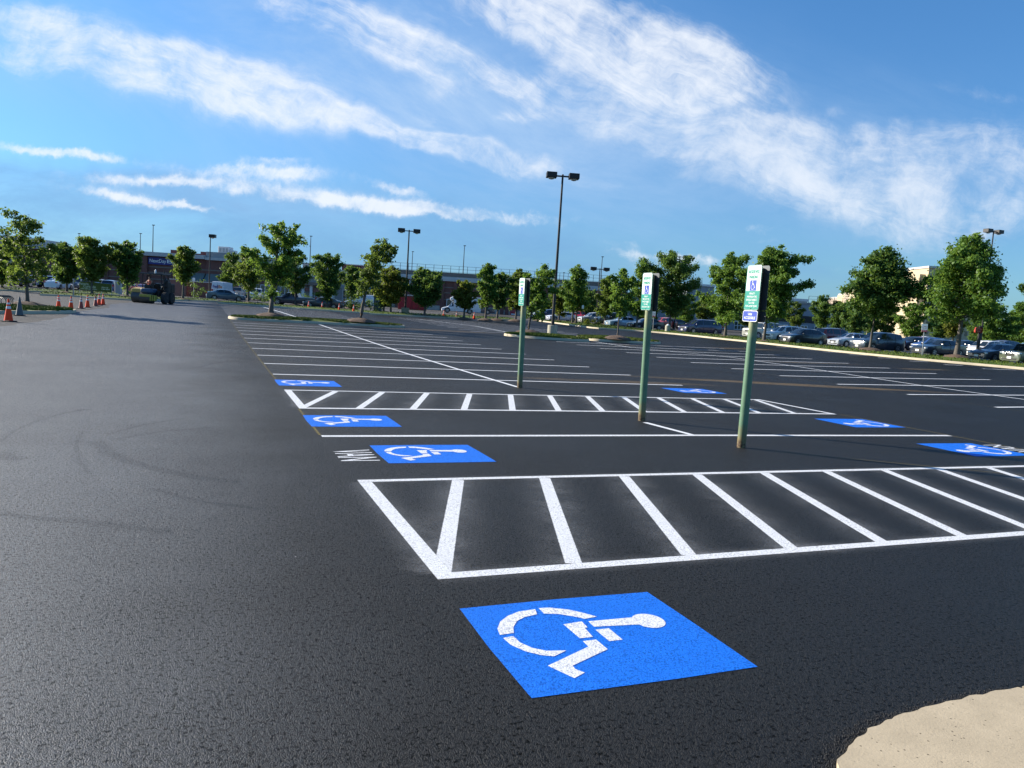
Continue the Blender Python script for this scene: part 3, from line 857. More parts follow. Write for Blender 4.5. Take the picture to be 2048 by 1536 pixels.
# looped bike rack on the left island
p0, p1 = G(1, 619), G(36, 618)
t = thing('bike_rack', 'dark looped spiral bike rack on the grass behind the cones', 'bike rack', (p0.x, p0.y, p0.z+.13))
bm = bmesh.new(); dv = Vector((p1.x-p0.x, p1.y-p0.y, 0)).normalized(); up = Vector((0, 0, 1)); side = dv.cross(up)
n = 150; pts = []
for i in range(n+1):
    a = i/n*5.2*2*PI; pts.append(dv*(i/n*.95-.15)+up*(.30+.29*math.cos(a))+side*(.25*math.sin(a))+dv*.12*math.sin(a))
tube(bm, pts, .022, 7); smooth(obj('spiral_tube', bm, simple('rack_grey', (.07, .075, .085), .4, .5), t), 60)
for k in (0, 1):
    bm = bmesh.new(); tube(bm, [dv*(k*.8)+up*(-.05), dv*(k*.8)+up*.05], .05, 8); obj('foot', bm, M['dark_metal'], t)

# ------------------------------------------------------------------ vehicles
# station tables: (x along length, belt height, top height, half-width factor, roof half-width factor)
ST = {
 'sedan': ([(0, .40, .42, .74, .6), (.015, .46, .49, .86, .7), (.06, .53, .56, .95, .78), (.16, .585, .605, .985, .82), (.285, .64, .66, 1, .84), (.34, .655, .77, 1, .78), (.43, .66, .955, 1, .70), (.55, .67, 1.0, 1, .70), (.68, .68, .985, 1, .69), (.76, .69, .90, 1, .72), (.87, .70, .735, .985, .78), (.96, .68, .715, .94, .74), (.99, .58, .62, .88, .7), (1, .42, .46, .8, .62)], .285, .43, .70, .87, (.36, .55, .57, .75)),
 'suv': ([(0, .36, .40, .78, .66), (.012, .44, .50, .9, .76), (.05, .52, .57, .97, .82), (.14, .56, .60, 1, .85), (.245, .60, .63, 1, .86), (.30, .615, .74, 1, .80), (.385, .625, .945, 1, .76), (.52, .63, 1.0, 1, .76), (.74, .645, .985, 1, .75), (.90, .66, .94, .99, .73), (.965, .66, .70, .96, .78), (.985, .55, .60, .93, .76), (1, .34, .40, .86, .7)], .245, .385, .90, .968, (.32, .52, .54, .72, .74, .89)),
 'boxy': ([(0, .40, .50, .84, .8), (.01, .50, .56, .92, .84), (.04, .55, .59, .96, .86), (.16, .575, .605, .98, .87), (.30, .59, .615, .99, .88), (.335, .60, .74, .99, .84), (.385, .61, .95, .99, .80), (.5, .62, 1.0, .99, .80), (.75, .625, .995, .99, .79), (.93, .63, .965, .98, .78), (.975, .63, .68, .96, .84), (.99, .5, .55, .93, .82), (1, .36, .42, .88, .78)], .30, .385, .93, .976, (.345, .53, .55, .72, .74, .92)),
 'minivan': ([(0, .34, .38, .76, .6), (.015, .43, .47, .89, .7), (.06, .50, .54, .97, .78), (.12, .545, .575, 1, .82), (.19, .585, .61, 1, .84), (.26, .60, .76, 1, .80), (.345, .61, .945, 1, .76), (.48, .615, 1.0, 1, .77), (.75, .62, .995, 1, .77), (.93, .63, .95, .985, .74), (.98, .62, .66, .95, .78), (.99, .5, .55, .93, .76), (1, .32, .38, .86, .7)], .19, .345, .93, .981, (.28, .45, .47, .66, .68, .91)),
 'hatch': ([(0, .40, .44, .76, .62), (.015, .47, .51, .88, .72), (.06, .54, .57, .96, .79), (.15, .585, .61, 1, .83), (.25, .62, .65, 1, .84), (.31, .635, .77, 1, .78), (.40, .645, .955, 1, .72), (.54, .66, 1.0, 1, .72), (.74, .68, .975, 1, .70), (.89, .71, .88, .985, .68), (.955, .70, .735, .96, .76), (.985, .56, .61, .92, .72), (1, .38, .44, .85, .66)], .25, .40, .89, .957, (.33, .55, .57, .83)),
 'pickup': ([(0, .42, .50, .82, .74), (.012, .50, .56, .91, .80), (.04, .555, .60, .97, .84), (.14, .585, .62, .99, .86), (.25, .60, .63, 1, .87), (.295, .61, .75, 1, .82), (.355, .62, .95, 1, .77), (.45, .63, 1.0, 1, .77), (.565, .63, .98, 1, .76), (.61, .63, .655, 1, .88), (.80, .63, .65, 1, .93), (.985, .63, .65, .99, .93), (1, .40, .44, .95, .88)], .25, .355, .565, .612, (.31, .45, .465, .56)),
 'van': ([(0, .26, .32, .78, .66), (.015, .33, .37, .9, .76), (.06, .39, .42, .97, .82), (.12, .43, .46, 1, .86), (.165, .46, .52, 1, .84), (.215, .47, .70, 1, .82), (.275, .48, .90, 1, .84), (.33, .50, .985, 1, .86), (.6, .50, 1.0, 1, .86), (.96, .50, .99, 1, .85), (.985, .50, .97, .99, .84), (1, .30, .36, .96, .84)], .16, .275, .99, .995, (.20, .33)),
}
DIM = {'sedan': (4.75, 1.82, 1.45, .325), 'suv': (4.65, 1.85, 1.70, .36), 'boxy': (4.5, 1.84, 1.78, .37), 'minivan': (5.1, 1.98, 1.76, .34), 'hatch': (4.25, 1.76, 1.50, .315), 'pickup': (5.7, 1.98, 1.88, .40), 'van': (6.4, 2.1, 2.75, .38)}

def wheel(parent, x, y, r, sgn, detail=True):
    w = .21
    bm = bmesh.new(); n = 20
    prof = [(r*.62, -w/2), (r*.93, -w/2), (r, -w/2+.03), (r, w/2-.03), (r*.93, w/2), (r*.62, w/2)]
    lathe(bm, prof, n); 
    W = bpy.data.objects.new('wheel', None); C.objects.link(W); W.parent = parent; W.location = (x, y-sgn*.08, r); W.rotation_euler = (PI/2*(-sgn), 0, 0)
    smooth(obj('tyre', bm, M['tyre'], W), 40)
    bm = bmesh.new(); R = r*.64; z = w/2-.015
    lathe(bm, [(R, z-.05), (R, z+.018), (R*.88, z+.018), (R*.86, z-.03)], 20)
    for k in range(5):
        a = 2*PI*k/5; bx(bm, R*.48*math.cos(a), R*.48*math.sin(a), z+.004, R*.86, R*.26, .03, a)
    lathe(bm, [(R*.2, z-.01), (R*.2, z+.028)], 10)
    obj('rim', bm, M['rim'], W)

def vehicle(style, pos, hdg, col, label, cat, name='parked_car', front_bright=False, group='cars parked along the lot', scale=1.0, metal=0.0, wheels=True, plate=True, dims=None):
    stt, cowl, rf, rr, deck, panes = ST[style]; L, W, H, R = dims or DIM[style]
    t = thing(name, label, cat, pos, hdg, group); t.scale = (scale,)*3
    zl = .20 if style not in ('boxy', 'pickup', 'van') else .27
    w = W/2
    def sect(s):
        x, zb, zt, wf, rwf = s; zb *= H; zt *= H; ww = w*wf; X = L*(.5-x)     # +x is forward
        zb = min(zb, zt-.015*H)
        mid = zl+(zb-zl)*.52
        q = [(0, zl), (ww*.86, zl), (ww*.97, zl+.10), (ww, mid), (ww*.975, zb), (w*rwf*(.985 if zt-zb > .1*H else 1.0), zt-(.045 if zt-zb > .1*H else .012)), (w*rwf*.72, zt), (0, zt+.022)]
        return [Vector((X, y, z)) for y, z in q]
    S = [sect(s) for s in stt]; xs = [s[0] for s in stt]
    def at(x, j):
        for a in range(len(xs)-1):
            if xs[a] <= x <= xs[a+1]: return S[a][j].lerp(S[a+1][j], (x-xs[a])/(xs[a+1]-xs[a]))
        return S[-1][j]
    bm = bmesh.new(); m = 8
    def ringv(s):
        r_ = [bm.verts.new(p) for p in s]; l_ = [bm.verts.new((p.x, -p.y, p.z)) for p in s[1:-1]]
        return [r_[0]] + r_[1:] + l_[::-1]
    rg = [ringv(s) for s in S]; N = len(rg[0])
    for a, b in zip(rg, rg[1:]):
        for k in range(N): bm.faces.new((a[k], a[(k+1) % N], b[(k+1) % N], b[k]))
    bm.faces.new(rg[0][::-1]); bm.faces.new(rg[-1])
    bmesh.ops.recalc_face_normals(bm, faces=bm.faces[:])
    body = smooth(obj('body', bm, paint_car(col, .28, metal), t), 32)
    flip = lambda p: Vector((p.x, -p.y, p.z))
    def across(x, e):          # four points across the roof/screen at station x, pulled in by e
        a, b = at(x, 5), at(x, 6)
        pr = a.lerp(b, e); return [pr, b, flip(b), flip(pr)]
    def screen(nm, xa, xb):
        bm = bmesh.new(); rows = []
        for k in range(4):
            x = xa+(xb-xa)*k/3; rows.append(across(x, .16))
        vs = [[bm.verts.new(p) for p in r_] for r_ in rows]
        for a, b in zip(vs, vs[1:]):
            for k in range(3): bm.faces.new((a[k], a[k+1], b[k+1], b[k]))
        bmesh.ops.recalc_face_normals(bm, faces=bm.faces[:])
        av = sum((f.normal for f in bm.faces), Vector())
        if av.z < 0: bmesh.ops.reverse_faces(bm, faces=bm.faces[:])
        nn = sum((f.normal for f in bm.faces), Vector()).normalized()
        for v in bm.verts: v.co += nn*.014
        smooth(obj(nm, bm, M['glass'], body), 60)
    screen('windshield', cowl+(rf-cowl)*.10, cowl+(rf-cowl)*.93)
    if style != 'van': screen('rear_window', rr+(deck-rr)*.08, rr+(deck-rr)*.86)
    for sg in (1, -1):
        for xa, xb in zip(panes[::2], panes[1::2]):
            bm = bmesh.new(); rows = []
            for k in range(6):
                x = xa+(xb-xa)*k/5; a, b = at(x, 4), at(x, 5)
                e = .10 if b.z-a.z > .12 else .04
                rows.append([a.lerp(b, e), a.lerp(b, .5), a.lerp(b, .93)])
            vs = [[bm.verts.new((p.x, sg*(p.y+.012), p.z)) for p in r_] for r_ in rows]
            for a, b in zip(vs, vs[1:]):
                for k in range(2): bm.faces.new((a[k], a[k+1], b[k+1], b[k]))
            bmesh.ops.recalc_face_normals(bm, faces=bm.faces[:])
            obj('side_window', bm, M['glass'], body)
        fx, rx = (.185, .80) if style != 'van' else (.15, .72)
        if style == 'pickup': fx, rx = .16, .79
        for X in (fx, rx):
            if wheels:
                wheel(t, L*(.5-X), sg*w, R, sg)
            bm = bmesh.new(); c = Vector((L*(.5-X), sg*(w+.004), R+.01)); n = 18
            ps = [bm.verts.new(c+Vector((math.cos(2*PI*k/n)*R*1.17, 0, max(-R+zl-.0, math.sin(2*PI*k/n)*R*1.17)))) for k in range(n)]
            f = bm.faces.new(ps); f.normal_update()
            if f.normal.y*sg < 0: f.normal_flip()
            obj('wheel_arch', bm, M['black'], body)
        a = at(cowl+.05, 4)
        if style != 'van':
            obj('mirror', rbox(a.x-.02, sg*(w+.07), a.z+.07, .13, .2, .13, .04, 2), paint_car(col, .28, metal), t)
        hz = at(.03, 4).z
        hl = rbox(L*(.5-.028), sg*w*.70, hz-.045, .20, w*.42, .135, .04, 2, rz=sg*rad(-24)); smooth(obj('headlight', hl, M['lamp'], t), 50)
        tz = at(.985, 4).z
        th = .16 if style in ('sedan', 'hatch') else .32
        tl = rbox(-L*.5+.05, sg*w*.80, (tz+.02 if style in ('sedan', 'hatch') else tz+.02)+.0, .12, w*.26, th, .03, 2); smooth(obj('tail_light', tl, M['tail'], t), 50)
    gz = at(.015, 4).z-.12
    obj('grille', rbox(L*.5-.035, 0, gz, .09, w*.85, .17 if style != 'boxy' else .26, .02, 1), M['black'] if not front_bright else M['chrome'], t)
    obj('bumper_intake', rbox(L*.5-.015, 0, zl+.13, .07, w*1.25, .13, .03, 1), M['black'], t)
    if style == 'boxy':
        for k in range(7):
            obj('grille_slat', rbox(L*.5+.012, (k-3)*.085, gz, .02, .03, .22, .006, 1), paint_car(col, .28, metal), t)
    if plate:
        obj('licence_plate', rbox(L*.5+.03, 0, zl+.24, .015, .34, .17, .004, 1), M['plate'], t)
        obj('licence_plate', rbox(-L*.5-.012, 0, zl+.45, .03, .32, .16, .004, 1), M['plate'], t)
    bm = bmesh.new()
    for sg in (1, -1):     # door gaps as thin dark seams
        for X in ([panes[1]+.01, panes[0]-.02] + ([panes[3]+.008] if len(panes) > 3 else [])):
            for k in range(4):
                z0 = zl+.15+(at(X, 4).z-zl-.2)*k/4; z1 = zl+.15+(at(X, 4).z-zl-.2)*(k+1)/4
                y = at(X, 3).y*(1 if (k in (1, 2)) else .992)+.004
                bx(bm, at(X, 4).x, sg*y, (z0+z1)/2, .014, .008, z1-z0)
    obj('door_seam', bm, M['black'], body)
    return t

CF = PI          # facing the kerb
def RC(px, D, dy=0): q = P(px, D); return Vector((q.x, q.y+dy, q.z+.02))
g1 = 'cars in the right-hand row'
vehicle('minivan', RC(1401, 92.5), CF, (.012, .018, .075), 'dark navy minivan, side on, alone right of the middle signpost', 'minivan', 'parked_minivan', group=g1)
vehicle('boxy', RC(1524, 88), CF+.1, (.40, .40, .38), 'boxy silver off-road car half hidden by the nearest signpost', 'car', group=g1, metal=.3, dims=(4.4, 1.84, 1.95, .37))
vehicle('suv', RC(1571, 82), CF, (.72, .72, .71), 'white SUV between the silver off-road car and a black hatchback', 'SUV', group=g1)
vehicle('hatch', RC(1608, 74), CF, (.006, .007, .012), 'black hatchback with a pale front, left of a red SUV', 'car', group=g1, dims=(4.4, 1.78, 1.58, .32))
vehicle('suv', RC(1671, 80), 0.0, (.28, .018, .010), 'red SUV showing its tail, behind the black hatchback', 'SUV', group=g1, dims=(4.9, 1.9, 1.8, .37))
vehicle('sedan', RC(1704, 77), CF, (.42, .46, .52), 'silver-blue sedan between the red SUV and a dark slate SUV', 'car', group=g1, metal=.3)
vehicle('suv', RC(1757, 68.5), CF, (.025, .036, .055), 'dark slate SUV behind the thin-trunked dark tree at right', 'SUV', group=g1, dims=(4.75, 1.87, 1.72, .36), front_bright=True)
vehicle('sedan', RC(1826, 82), CF, (.012, .012, .016), 'black sedan mostly hidden between the slate SUV and the dark sedan', 'car', group=g1)
vehicle('sedan', RC(1838, 92), CF, (.16, .012, .016), 'dark red sedan roof peeping out behind a black sedan', 'car', group=g1)
vehicle('hatch', RC(1866, 80), CF, (.03, .07, .22), 'blue hatchback behind the dark grey sedan, near the red and white sign', 'car', group=g1)
vehicle('sedan', RC(1879, 66.5), CF, (.022, .032, .05), 'dark grey-blue sedan behind the red and white parking sign', 'car', group=g1, dims=(4.9, 1.85, 1.46, .33))
vehicle('suv', RC(1972, 72), CF, (.74, .74, .73), 'white car right of the thick pale tree trunk', 'car', group=g1, dims=(4.4, 1.8, 1.6, .34))
vehicle('sedan', RC(1998, 61.5), CF, (.085, .10, .125), 'grey sedan with a bright bonnet, left of a green jeep', 'car', group=g1, metal=.4)
vehicle('boxy', RC(2061, 58.5), CF, (.07, .085, .05), 'green jeep with a slatted grille, cut by the right photo edge', 'car', group=g1, dims=(4.3, 1.8, 1.66, .36))
vehicle('sedan', RC(1845, 112), CF, (.72, .73, .73), 'small white car far behind, between the trees at right', 'car', group='cars farther back')
vehicle('sedan', RC(1968, 86), CF, (.45, .5, .58), 'silver car roof behind the white car at right', 'car', group='cars farther back', metal=.3)
vehicle('suv', RC(2004, 88), CF, (.10, .14, .24), 'blue-grey car roof behind the grey sedan at right', 'car', group='cars farther back')
vehicle('sedan', RC(1925, 80), CF, (.02, .03, .05), 'dark car seen between the tree trunk and a white car', 'car', group='cars farther back')
g2 = 'cars in the middle row'
vehicle('suv', RC(1187, 116), CF, (.42, .42, .41), 'silver wagon, leftmost of the cars right of the tall lamp post', 'car', group=g2, metal=.3)
vehicle('boxy', RC(1224, 112), CF, (.012, .013, .016), 'black SUV between a silver wagon and a pale blue car', 'SUV', group=g2, dims=(4.9, 1.95, 1.88, .38))
vehicle('sedan', RC(1246, 104), CF, (.30, .42, .56), 'pale blue car behind the slender tree of the small island', 'car', group=g2, metal=.2)
vehicle('sedan', RC(1292, 99), CF, (.008, .009, .02), 'black sedan cut in two by the middle signpost', 'car', group=g2)
vehicle('suv', RC(1329, 118), CF+.35, (.42, .06, .05), 'pale red SUV behind the round concrete bollard', 'SUV', group=g2, dims=(4.4, 1.8, 1.65, .35))
vehicle('hatch', RC(1347, 122), CF, (.02, .022, .026), 'dark car in the shade left of the navy minivan', 'car', group='cars farther back')
vehicle('suv', RC(1070, 124), CF+1.0, (.62, .70, .66), 'pale greenish-white car left of the tall lamp post', 'car', group=g2)
vehicle('suv', RC(1098, 121), CF, (.012, .018, .06), 'navy SUV directly left of the tall lamp post', 'SUV', group=g2)
vehicle('sedan', RC(1124, 118), CF, (.55, .58, .66), 'white and navy sedan directly right of the tall lamp post', 'car', group=g2)
vehicle('sedan', RC(1147, 134), CF, (.70, .71, .72), 'small white car far behind the twin trunks', 'car', group='cars farther back')
vehicle('suv', RC(1160, 134), CF+1.2, (.50, .02, .03), 'bright red car behind the thin lamp pole between trees', 'car', group='cars farther back')
vehicle('sedan', RC(1172, 140), CF, (.45, .03, .06), 'dull red car farthest back, right of the bright red one', 'car', group='cars farther back')
RL = -YAW            # axis of the shops' front
g3 = 'vehicles by the shops'
v = vehicle('van', RC(922, 127), PI-YAW+.1, (.74, .75, .76), 'white box van with a raised roof, half hidden by a yellowish tree', 'van', 'box_van', group=g3, dims=(6.4, 2.2, 2.1, .42))
obj('cargo_box', rbox(-.95, 0, 1.75, 4.4, 2.25, 2.05, .06, 2), paint_car((.74, .75, .76), .28), v)
obj('roof_fairing', rbox(1.35, 0, 2.45, 1.1, 1.9, .55, .2, 3, ry=rad(28)), paint_car((.74, .75, .76), .28), v)
vehicle('pickup', RC(957, 136), PI-YAW, (.05, .06, .08), 'dark pickup tail showing behind the white box van', 'pickup', 'pickup_truck', group=g3)
v = vehicle('van', RC(448.5, 111), PI/2-YAW, (.74, .74, .77), 'white delivery van seen from behind, purple and orange lettering on its doors', 'van', 'delivery_van', group=g3, dims=(5.9, 2.02, 2.75, .36), scale=.9)
v.data if False else None
lx = -5.9/2-.012
for body_, col_, yy in (('Fed', (.06, .02, .20), .30), ('Ex', (.75, .16, .02), -.46)):
    me = text_mesh(body_, .62, .78 if body_ == 'Fed' else .56, .014, 'CENTER')
    o = obj('lettering', me, simple('van_lettering_'+body_, col_, .5, 0, .03), v); o.location = (lx-.02, yy, 1.95); o.rotation_euler = (PI/2, 0, -PI/2)
obj('rear_door_seam', rbox(lx+.0, 0, 1.45, .03, .02, 2.0, .004, 1), M['black'], v)
vehicle('sedan', RC(452, 103), -YAW+.42, (.035, .10, .16), 'teal-blue sedan turning away in front of the delivery van', 'car', group=g3, dims=(4.9, 1.85, 1.5, .33))
vehicle('pickup', RC(476, 121), PI/2-YAW-.15, (.48, .40, .33), 'beige pickup seen from behind, right of the delivery van', 'pickup', 'pickup_truck', group=g3, dims=(5.6, 2.0, 1.9, .39))
vehicle('pickup', RC(515, 124), -PI/2-YAW+.1, (.72, .73, .74), 'white pickup facing the lot, left of the big island tree', 'pickup', 'pickup_truck', group=g3)
vehicle('sedan', RC(531, 132), -PI/2-YAW, (.30, .36, .45), 'pale blue car squeezed behind two white vehicles', 'car', group='cars farther back')
vehicle('suv', RC(549, 121), -PI/2-YAW+.1, (.72, .74, .74), 'white SUV directly right of the big island tree trunk', 'SUV', group=g3)
vehicle('pickup', RC(590, 101), PI-YAW, (.012, .018, .05), 'dark navy pickup behind the far cones', 'pickup', 'pickup_truck', group=g3, dims=(5.9, 2.0, 1.75, .4))
vehicle('sedan', RC(648, 95), PI-YAW, (.02, .026, .045), 'dark sedan sunk behind the verge between two cones', 'car', group=g3)
vehicle('van', RC(722, 128), PI-YAW, (.66, .68, .70), 'white truck behind the pale bush and dark hedge', 'truck', 'parked_truck', group=g3, dims=(5.2, 2.0, 2.0, .38))
g4 = 'cars at the left shops'
vehicle('suv', RC(33, 106), -PI/2-YAW-.3, (.035, .045, .055), 'dark grey SUV facing the lot, leftmost by the shops', 'SUV', group=g4)
vehicle('sedan', RC(53, 112), -PI/2-YAW, (.45, .5, .53), 'silver car half hidden by the trunk of the open left tree', 'car', group=g4, metal=.3)
vehicle('suv', RC(81, 112), PI/2-YAW, (.70, .71, .73), 'white SUV seen from behind, left part of the shops', 'SUV', group=g4)
vehicle('suv', RC(103, 112), PI/2-YAW+.5, (.075, .045, .045), 'brown SUV between two white cars', 'SUV', group=g4)
vehicle('sedan', RC(118, 105), PI/2-YAW+.1, (.62, .68, .70), 'white sedan seen from behind, left of a tree trunk on the grass', 'car', group=g4)
vehicle('hatch', RC(137, 116), -PI/2-YAW, (.30, .03, .02), 'small red car behind a tree trunk near the glazed shop door', 'car', group=g4)
vehicle('suv', RC(152, 113), -PI/2-YAW+.3, (.06, .06, .085), 'dark SUV with a bright hood, left of the green banner', 'SUV', group=g4)
vehicle('suv', RC(183, 122), PI/2-YAW, (.025, .025, .03), 'black SUV roof just above the green banner', 'SUV', group=g4)
vehicle('suv', RC(200, 112), PI/2-YAW+.2, (.72, .73, .72), 'white car hidden behind the green banner', 'car', group=g4)
vehicle('suv', RC(222, 109), PI/2-YAW+.25, (.05, .10, .22), 'blue SUV at the right end of the green banner', 'SUV', group=g4)
vehicle('sedan', RC(283, 105), PI/2-YAW, (.42, .02, .03), 'red car half hidden behind the road roller', 'car', group=g4)

# ------------------------------------------------------------------ road roller with its driver
yel = simple('machine_yellow', (.50, .36, .10), .5, 0, .18, 3); blu = simple('machine_blue', (.03, .065, .13), .45, 0, .15); stl = simple('drum_steel', (.10, .095, .09), .5, .6, .25, 5)
lime = simple('frame_lime', (.34, .31, .05), .55, 0, .2)
p_ = P(302, 69.5); rl = thing('road_roller', 'yellow road roller with dark drums, canopy and white beacon at the end of the lane', 'road roller', (p_.x, p_.y, terr(p_.x, p_.y)+.005), -YAW)
rl.scale = (.93, .93, .93)
def drum(x, y, r, w):
    bm = bmesh.new(); lathe(bm, [(r*.55, -w/2+.12), (r*.9, -w/2+.1), (r*.93, -w/2), (r, -w/2+.02), (r, w/2-.02), (r*.93, w/2), (r*.9, w/2-.1), (r*.55, w/2-.12)], 30)
    o = smooth(obj('drum', bm, stl, rl), 35); o.location = (x, y, r); o.rotation_euler = (0, PI/2, 0)
drum(-1.02, -.2, .55, 1.15); drum(.02, -.75, .52, 1.15)
o = obj('drum_cover', rbox(-1.02, -.05, 1.2, 1.25, 1.0, .42, .1, 3, rx=rad(8)), yel, rl)
obj('drum_yoke', rbox(-1.66, -.2, .75, .12, .7, .7, .05, 2), yel, rl)
o = obj('engine_hood', rbox(.05, -.5, 1.18, 1.1, 1.3, .45, .18, 4), blu, rl); smooth(o, 40)
obj('front_beam', rbox(.1, -1.3, .72, 1.1, .16, .24, .03, 2), lime, rl)
for x in (.55, .75, .95): obj('beam_bracket', rbox(x, -1.1, .52, .13, .4, .55, .03, 2), lime, rl)
obj('headlamp_box', rbox(-.05, -.55, 1.55, .55, .3, .42, .05, 2), M['dark_metal'], rl)
obj('frame', rbox(-.15, .9, .95, 2.1, 2.2, .55, .08, 2), M['dark_metal'], rl)
obj('seat', rbox(-.55, .9, 1.5, .5, .5, .12, .04, 2), M['black'], rl); obj('seat_back', rbox(-.55, 1.15, 1.8, .5, .1, .5, .04, 2), M['black'], rl)
for x, y in ((-.95, .3), (.85, .3), (-.95, 1.75), (.85, 1.75)):
    bm = bmesh.new(); bx(bm, x, y, 2.0, .07, .07, 1.6); obj('canopy_post', bm, M['dark_metal'], rl)
obj('canopy', rbox(-.05, 1.0, 2.84, 2.15, 1.9, .14, .04, 2), simple('canopy_dark', (.035, .035, .04), .35), rl)
for x in (-.95, .85): obj('handrail', tube(bmesh.new(), [(x, .28, 1.25), (x, .28, 1.9), (x*.4, .28, 1.95)], .025, 6), M['gal'], rl)
obj('console', rbox(-.1, .45, 1.55, .5, .3, .6, .05, 2), M['dark_metal'], rl)
obj('side_tower', rbox(1.22, .75, 1.35, .5, .7, 1.7, .12, 3), M['black'], rl)
obj('conveyor', rbox(1.25, .45, 1.95, .42, .3, .75, .1, 2, rz=rad(15)), M['dark_metal'], rl)
obj('rear_deck', rbox(.2, 1.9, 1.55, 2.2, .9, .9, .1, 2), M['black'], rl)
obj('hose', tube(bmesh.new(), [(.9, .2, 1.2), (1.1, -.1, 1.6), (1.35, .1, 2.2), (1.2, .5, 2.5), (1.0, .7, 2.2)], .06, 8), M['black'], rl)
obj('exhaust_stack', tube(bmesh.new(), [(.55, 1.5, 2.2), (.55, 1.5, 3.25)], .06, 8), M['dark_metal'], rl)
bm = bmesh.new(); lathe(bm, [(.075, 2.89), (.085, 2.95), (.08, 3.2), (.03, 3.27)], 12); smooth(obj('beacon', bm, simple('beacon_white', (.75, .76, .75), .3), rl), 50).location = (.12, .6, 0)
for y in (-.2, 1.1):
    bm = bmesh.new(); lathe(bm, [(.3, -.2), (.5, -.2), (.56, -.14), (.56, .14), (.5, .2), (.3, .2)], 24); o = smooth(obj('tyre', bm, M['tyre'], rl), 40); o.location = (1.45, y, .56); o.rotation_euler = (0, PI/2, 0)
    bm = bmesh.new(); lathe(bm, [(.3, -.1), (.3, .1), (.1, .16), (.02, .16)], 16); o = obj('rim', bm, M['dark_metal'], rl); o.location = (1.5, y, .56); o.rotation_euler = (0, PI/2, 0)

def person(pos, rz, label):
    """seated driver: one continuous skinned body, face, hair and vest"""
    J = {'pel': (0, 0, .0), 'waist': (0, .02, .22), 'chest': (0, .02, .42), 'neck': (0, 0, .58), 'head': (0, -.02, .70), 'crown': (0, -.01, .80)}
    E = [('pel', 'waist'), ('waist', 'chest'), ('chest', 'neck'), ('neck', 'head'), ('head', 'crown')]; Rr = {'pel': .15, 'waist': .14, 'chest': .17, 'neck': .06, 'head': .098, 'crown': .075}
    for s, k in ((-1, 'l'), (1, 'r')):
        J['sh'+k] = (s*.19, .02, .50); J['el'+k] = (s*.25, -.12, .27); J['wr'+k] = (s*.20, -.36, .30); J['pa'+k] = (s*.19, -.44, .32)
        J['hip'+k] = (s*.10, -.02, -.02); J['kn'+k] = (s*.13, -.45, .0); J['an'+k] = (s*.13, -.48, -.42); J['toe'+k] = (s*.14, -.66, -.45)
        E += [('chest', 'sh'+k), ('sh'+k, 'el'+k), ('el'+k, 'wr'+k), ('wr'+k, 'pa'+k), ('pel', 'hip'+k), ('hip'+k, 'kn'+k), ('kn'+k, 'an'+k), ('an'+k, 'toe'+k)]
        for q, r_ in (('sh', .07), ('el', .05), ('wr', .033), ('pa', .036), ('hip', .10), ('kn', .068), ('an', .048), ('toe', .038)): Rr[q+k] = r_
        for f, (dx, dz, ln) in enumerate(((-.03, .012, .07), (-.01, .016, .085), (.01, .014, .08), (.028, .006, .065))):
            J['f%d%s' % (f, k)] = (s*.19+dx, -.44-ln*.6, .32+dz); J['g%d%s' % (f, k)] = (s*.19+dx, -.44-ln, .32+dz-.035)
            E += [('pa'+k, 'f%d%s' % (f, k)), ('f%d%s' % (f, k), 'g%d%s' % (f, k))]; Rr['f%d%s' % (f, k)] = .009; Rr['g%d%s' % (f, k)] = .008
        J['th'+k] = (s*.19-s*.05, -.45, .30); E.append(('wr'+k, 'th'+k)); Rr['th'+k] = .01
    names = list(J); me = bpy.data.meshes.new('person'); me.from_pydata([J[n] for n in names], [(names.index(a), names.index(b)) for a, b in E], [])
    o = bpy.data.objects.new('person', me); C.objects.link(o)
    sk = o.modifiers.new('skin', 'SKIN'); 
    for i, n in enumerate(names):
        me.skin_vertices[0].data[i].radius = (Rr[n], Rr[n]*(.8 if n in ('chest', 'waist', 'pel') else 1)); me.skin_vertices[0].data[i].use_root = (n == 'pel')
    o.modifiers.new('sub', 'SUBSURF').render_levels = 2
    dg = bpy.context.evaluated_depsgraph_get(); m2 = bpy.data.meshes.new_from_object(o.evaluated_get(dg)); bpy.data.objects.remove(o)
    o = obj('person', m2, [simple('skin', (.42, .24, .17), .6), simple('trousers', (.03, .035, .05), .8)])
    for p in m2.polygons:
        p.use_smooth = True
        if p.center.z < .16 and p.center.y > -.62 and abs(p.center.x) < .3 and not (p.center.y < -.3 and p.center.z > .12): p.material_index = 1
    o.location = pos; o.rotation_euler = (0, 0, rz); tag(o, label, 'person')
    bm = bmesh.new(); lathe(bm, [(.15, .04), (.172, .2), (.2, .40), (.17, .5), (.08, .555)], 16)
    for v in bm.verts: v.co.y = v.co.y*.82+.02
    smooth(obj('vest', bm, simple('vest_orange', (.62, .13, .08), .7), o), 60)
    bm = bmesh.new(); bmesh.ops.create_uvsphere(bm, u_segments=14, v_segments=8, radius=.112); 
    for v in bm.verts: v.co += Vector((0, .012, .765)); v.co.z = max(v.co.z, .735)
    smooth(obj('cap', bm, simple('cap_dark', (.05, .05, .06), .8), o), 60)
    for s in (-1, 1):
        bm = bmesh.new(); bmesh.ops.create_uvsphere(bm, u_segments=8, v_segments=6, radius=.014); bmesh.ops.translate(bm, verts=bm.verts[:], vec=(s*.035, -.115, .70)); obj('eye', bm, M['black'], o)
    bm = bmesh.new(); bx(bm, 0, -.125, .675, .022, .035, .04); obj('nose', bm, m2.materials[0], o)
    return o
mw = Matrix.Translation(rl.location) @ Matrix.Rotation(-YAW, 4, 'Z') @ Matrix.Scale(.93, 4)
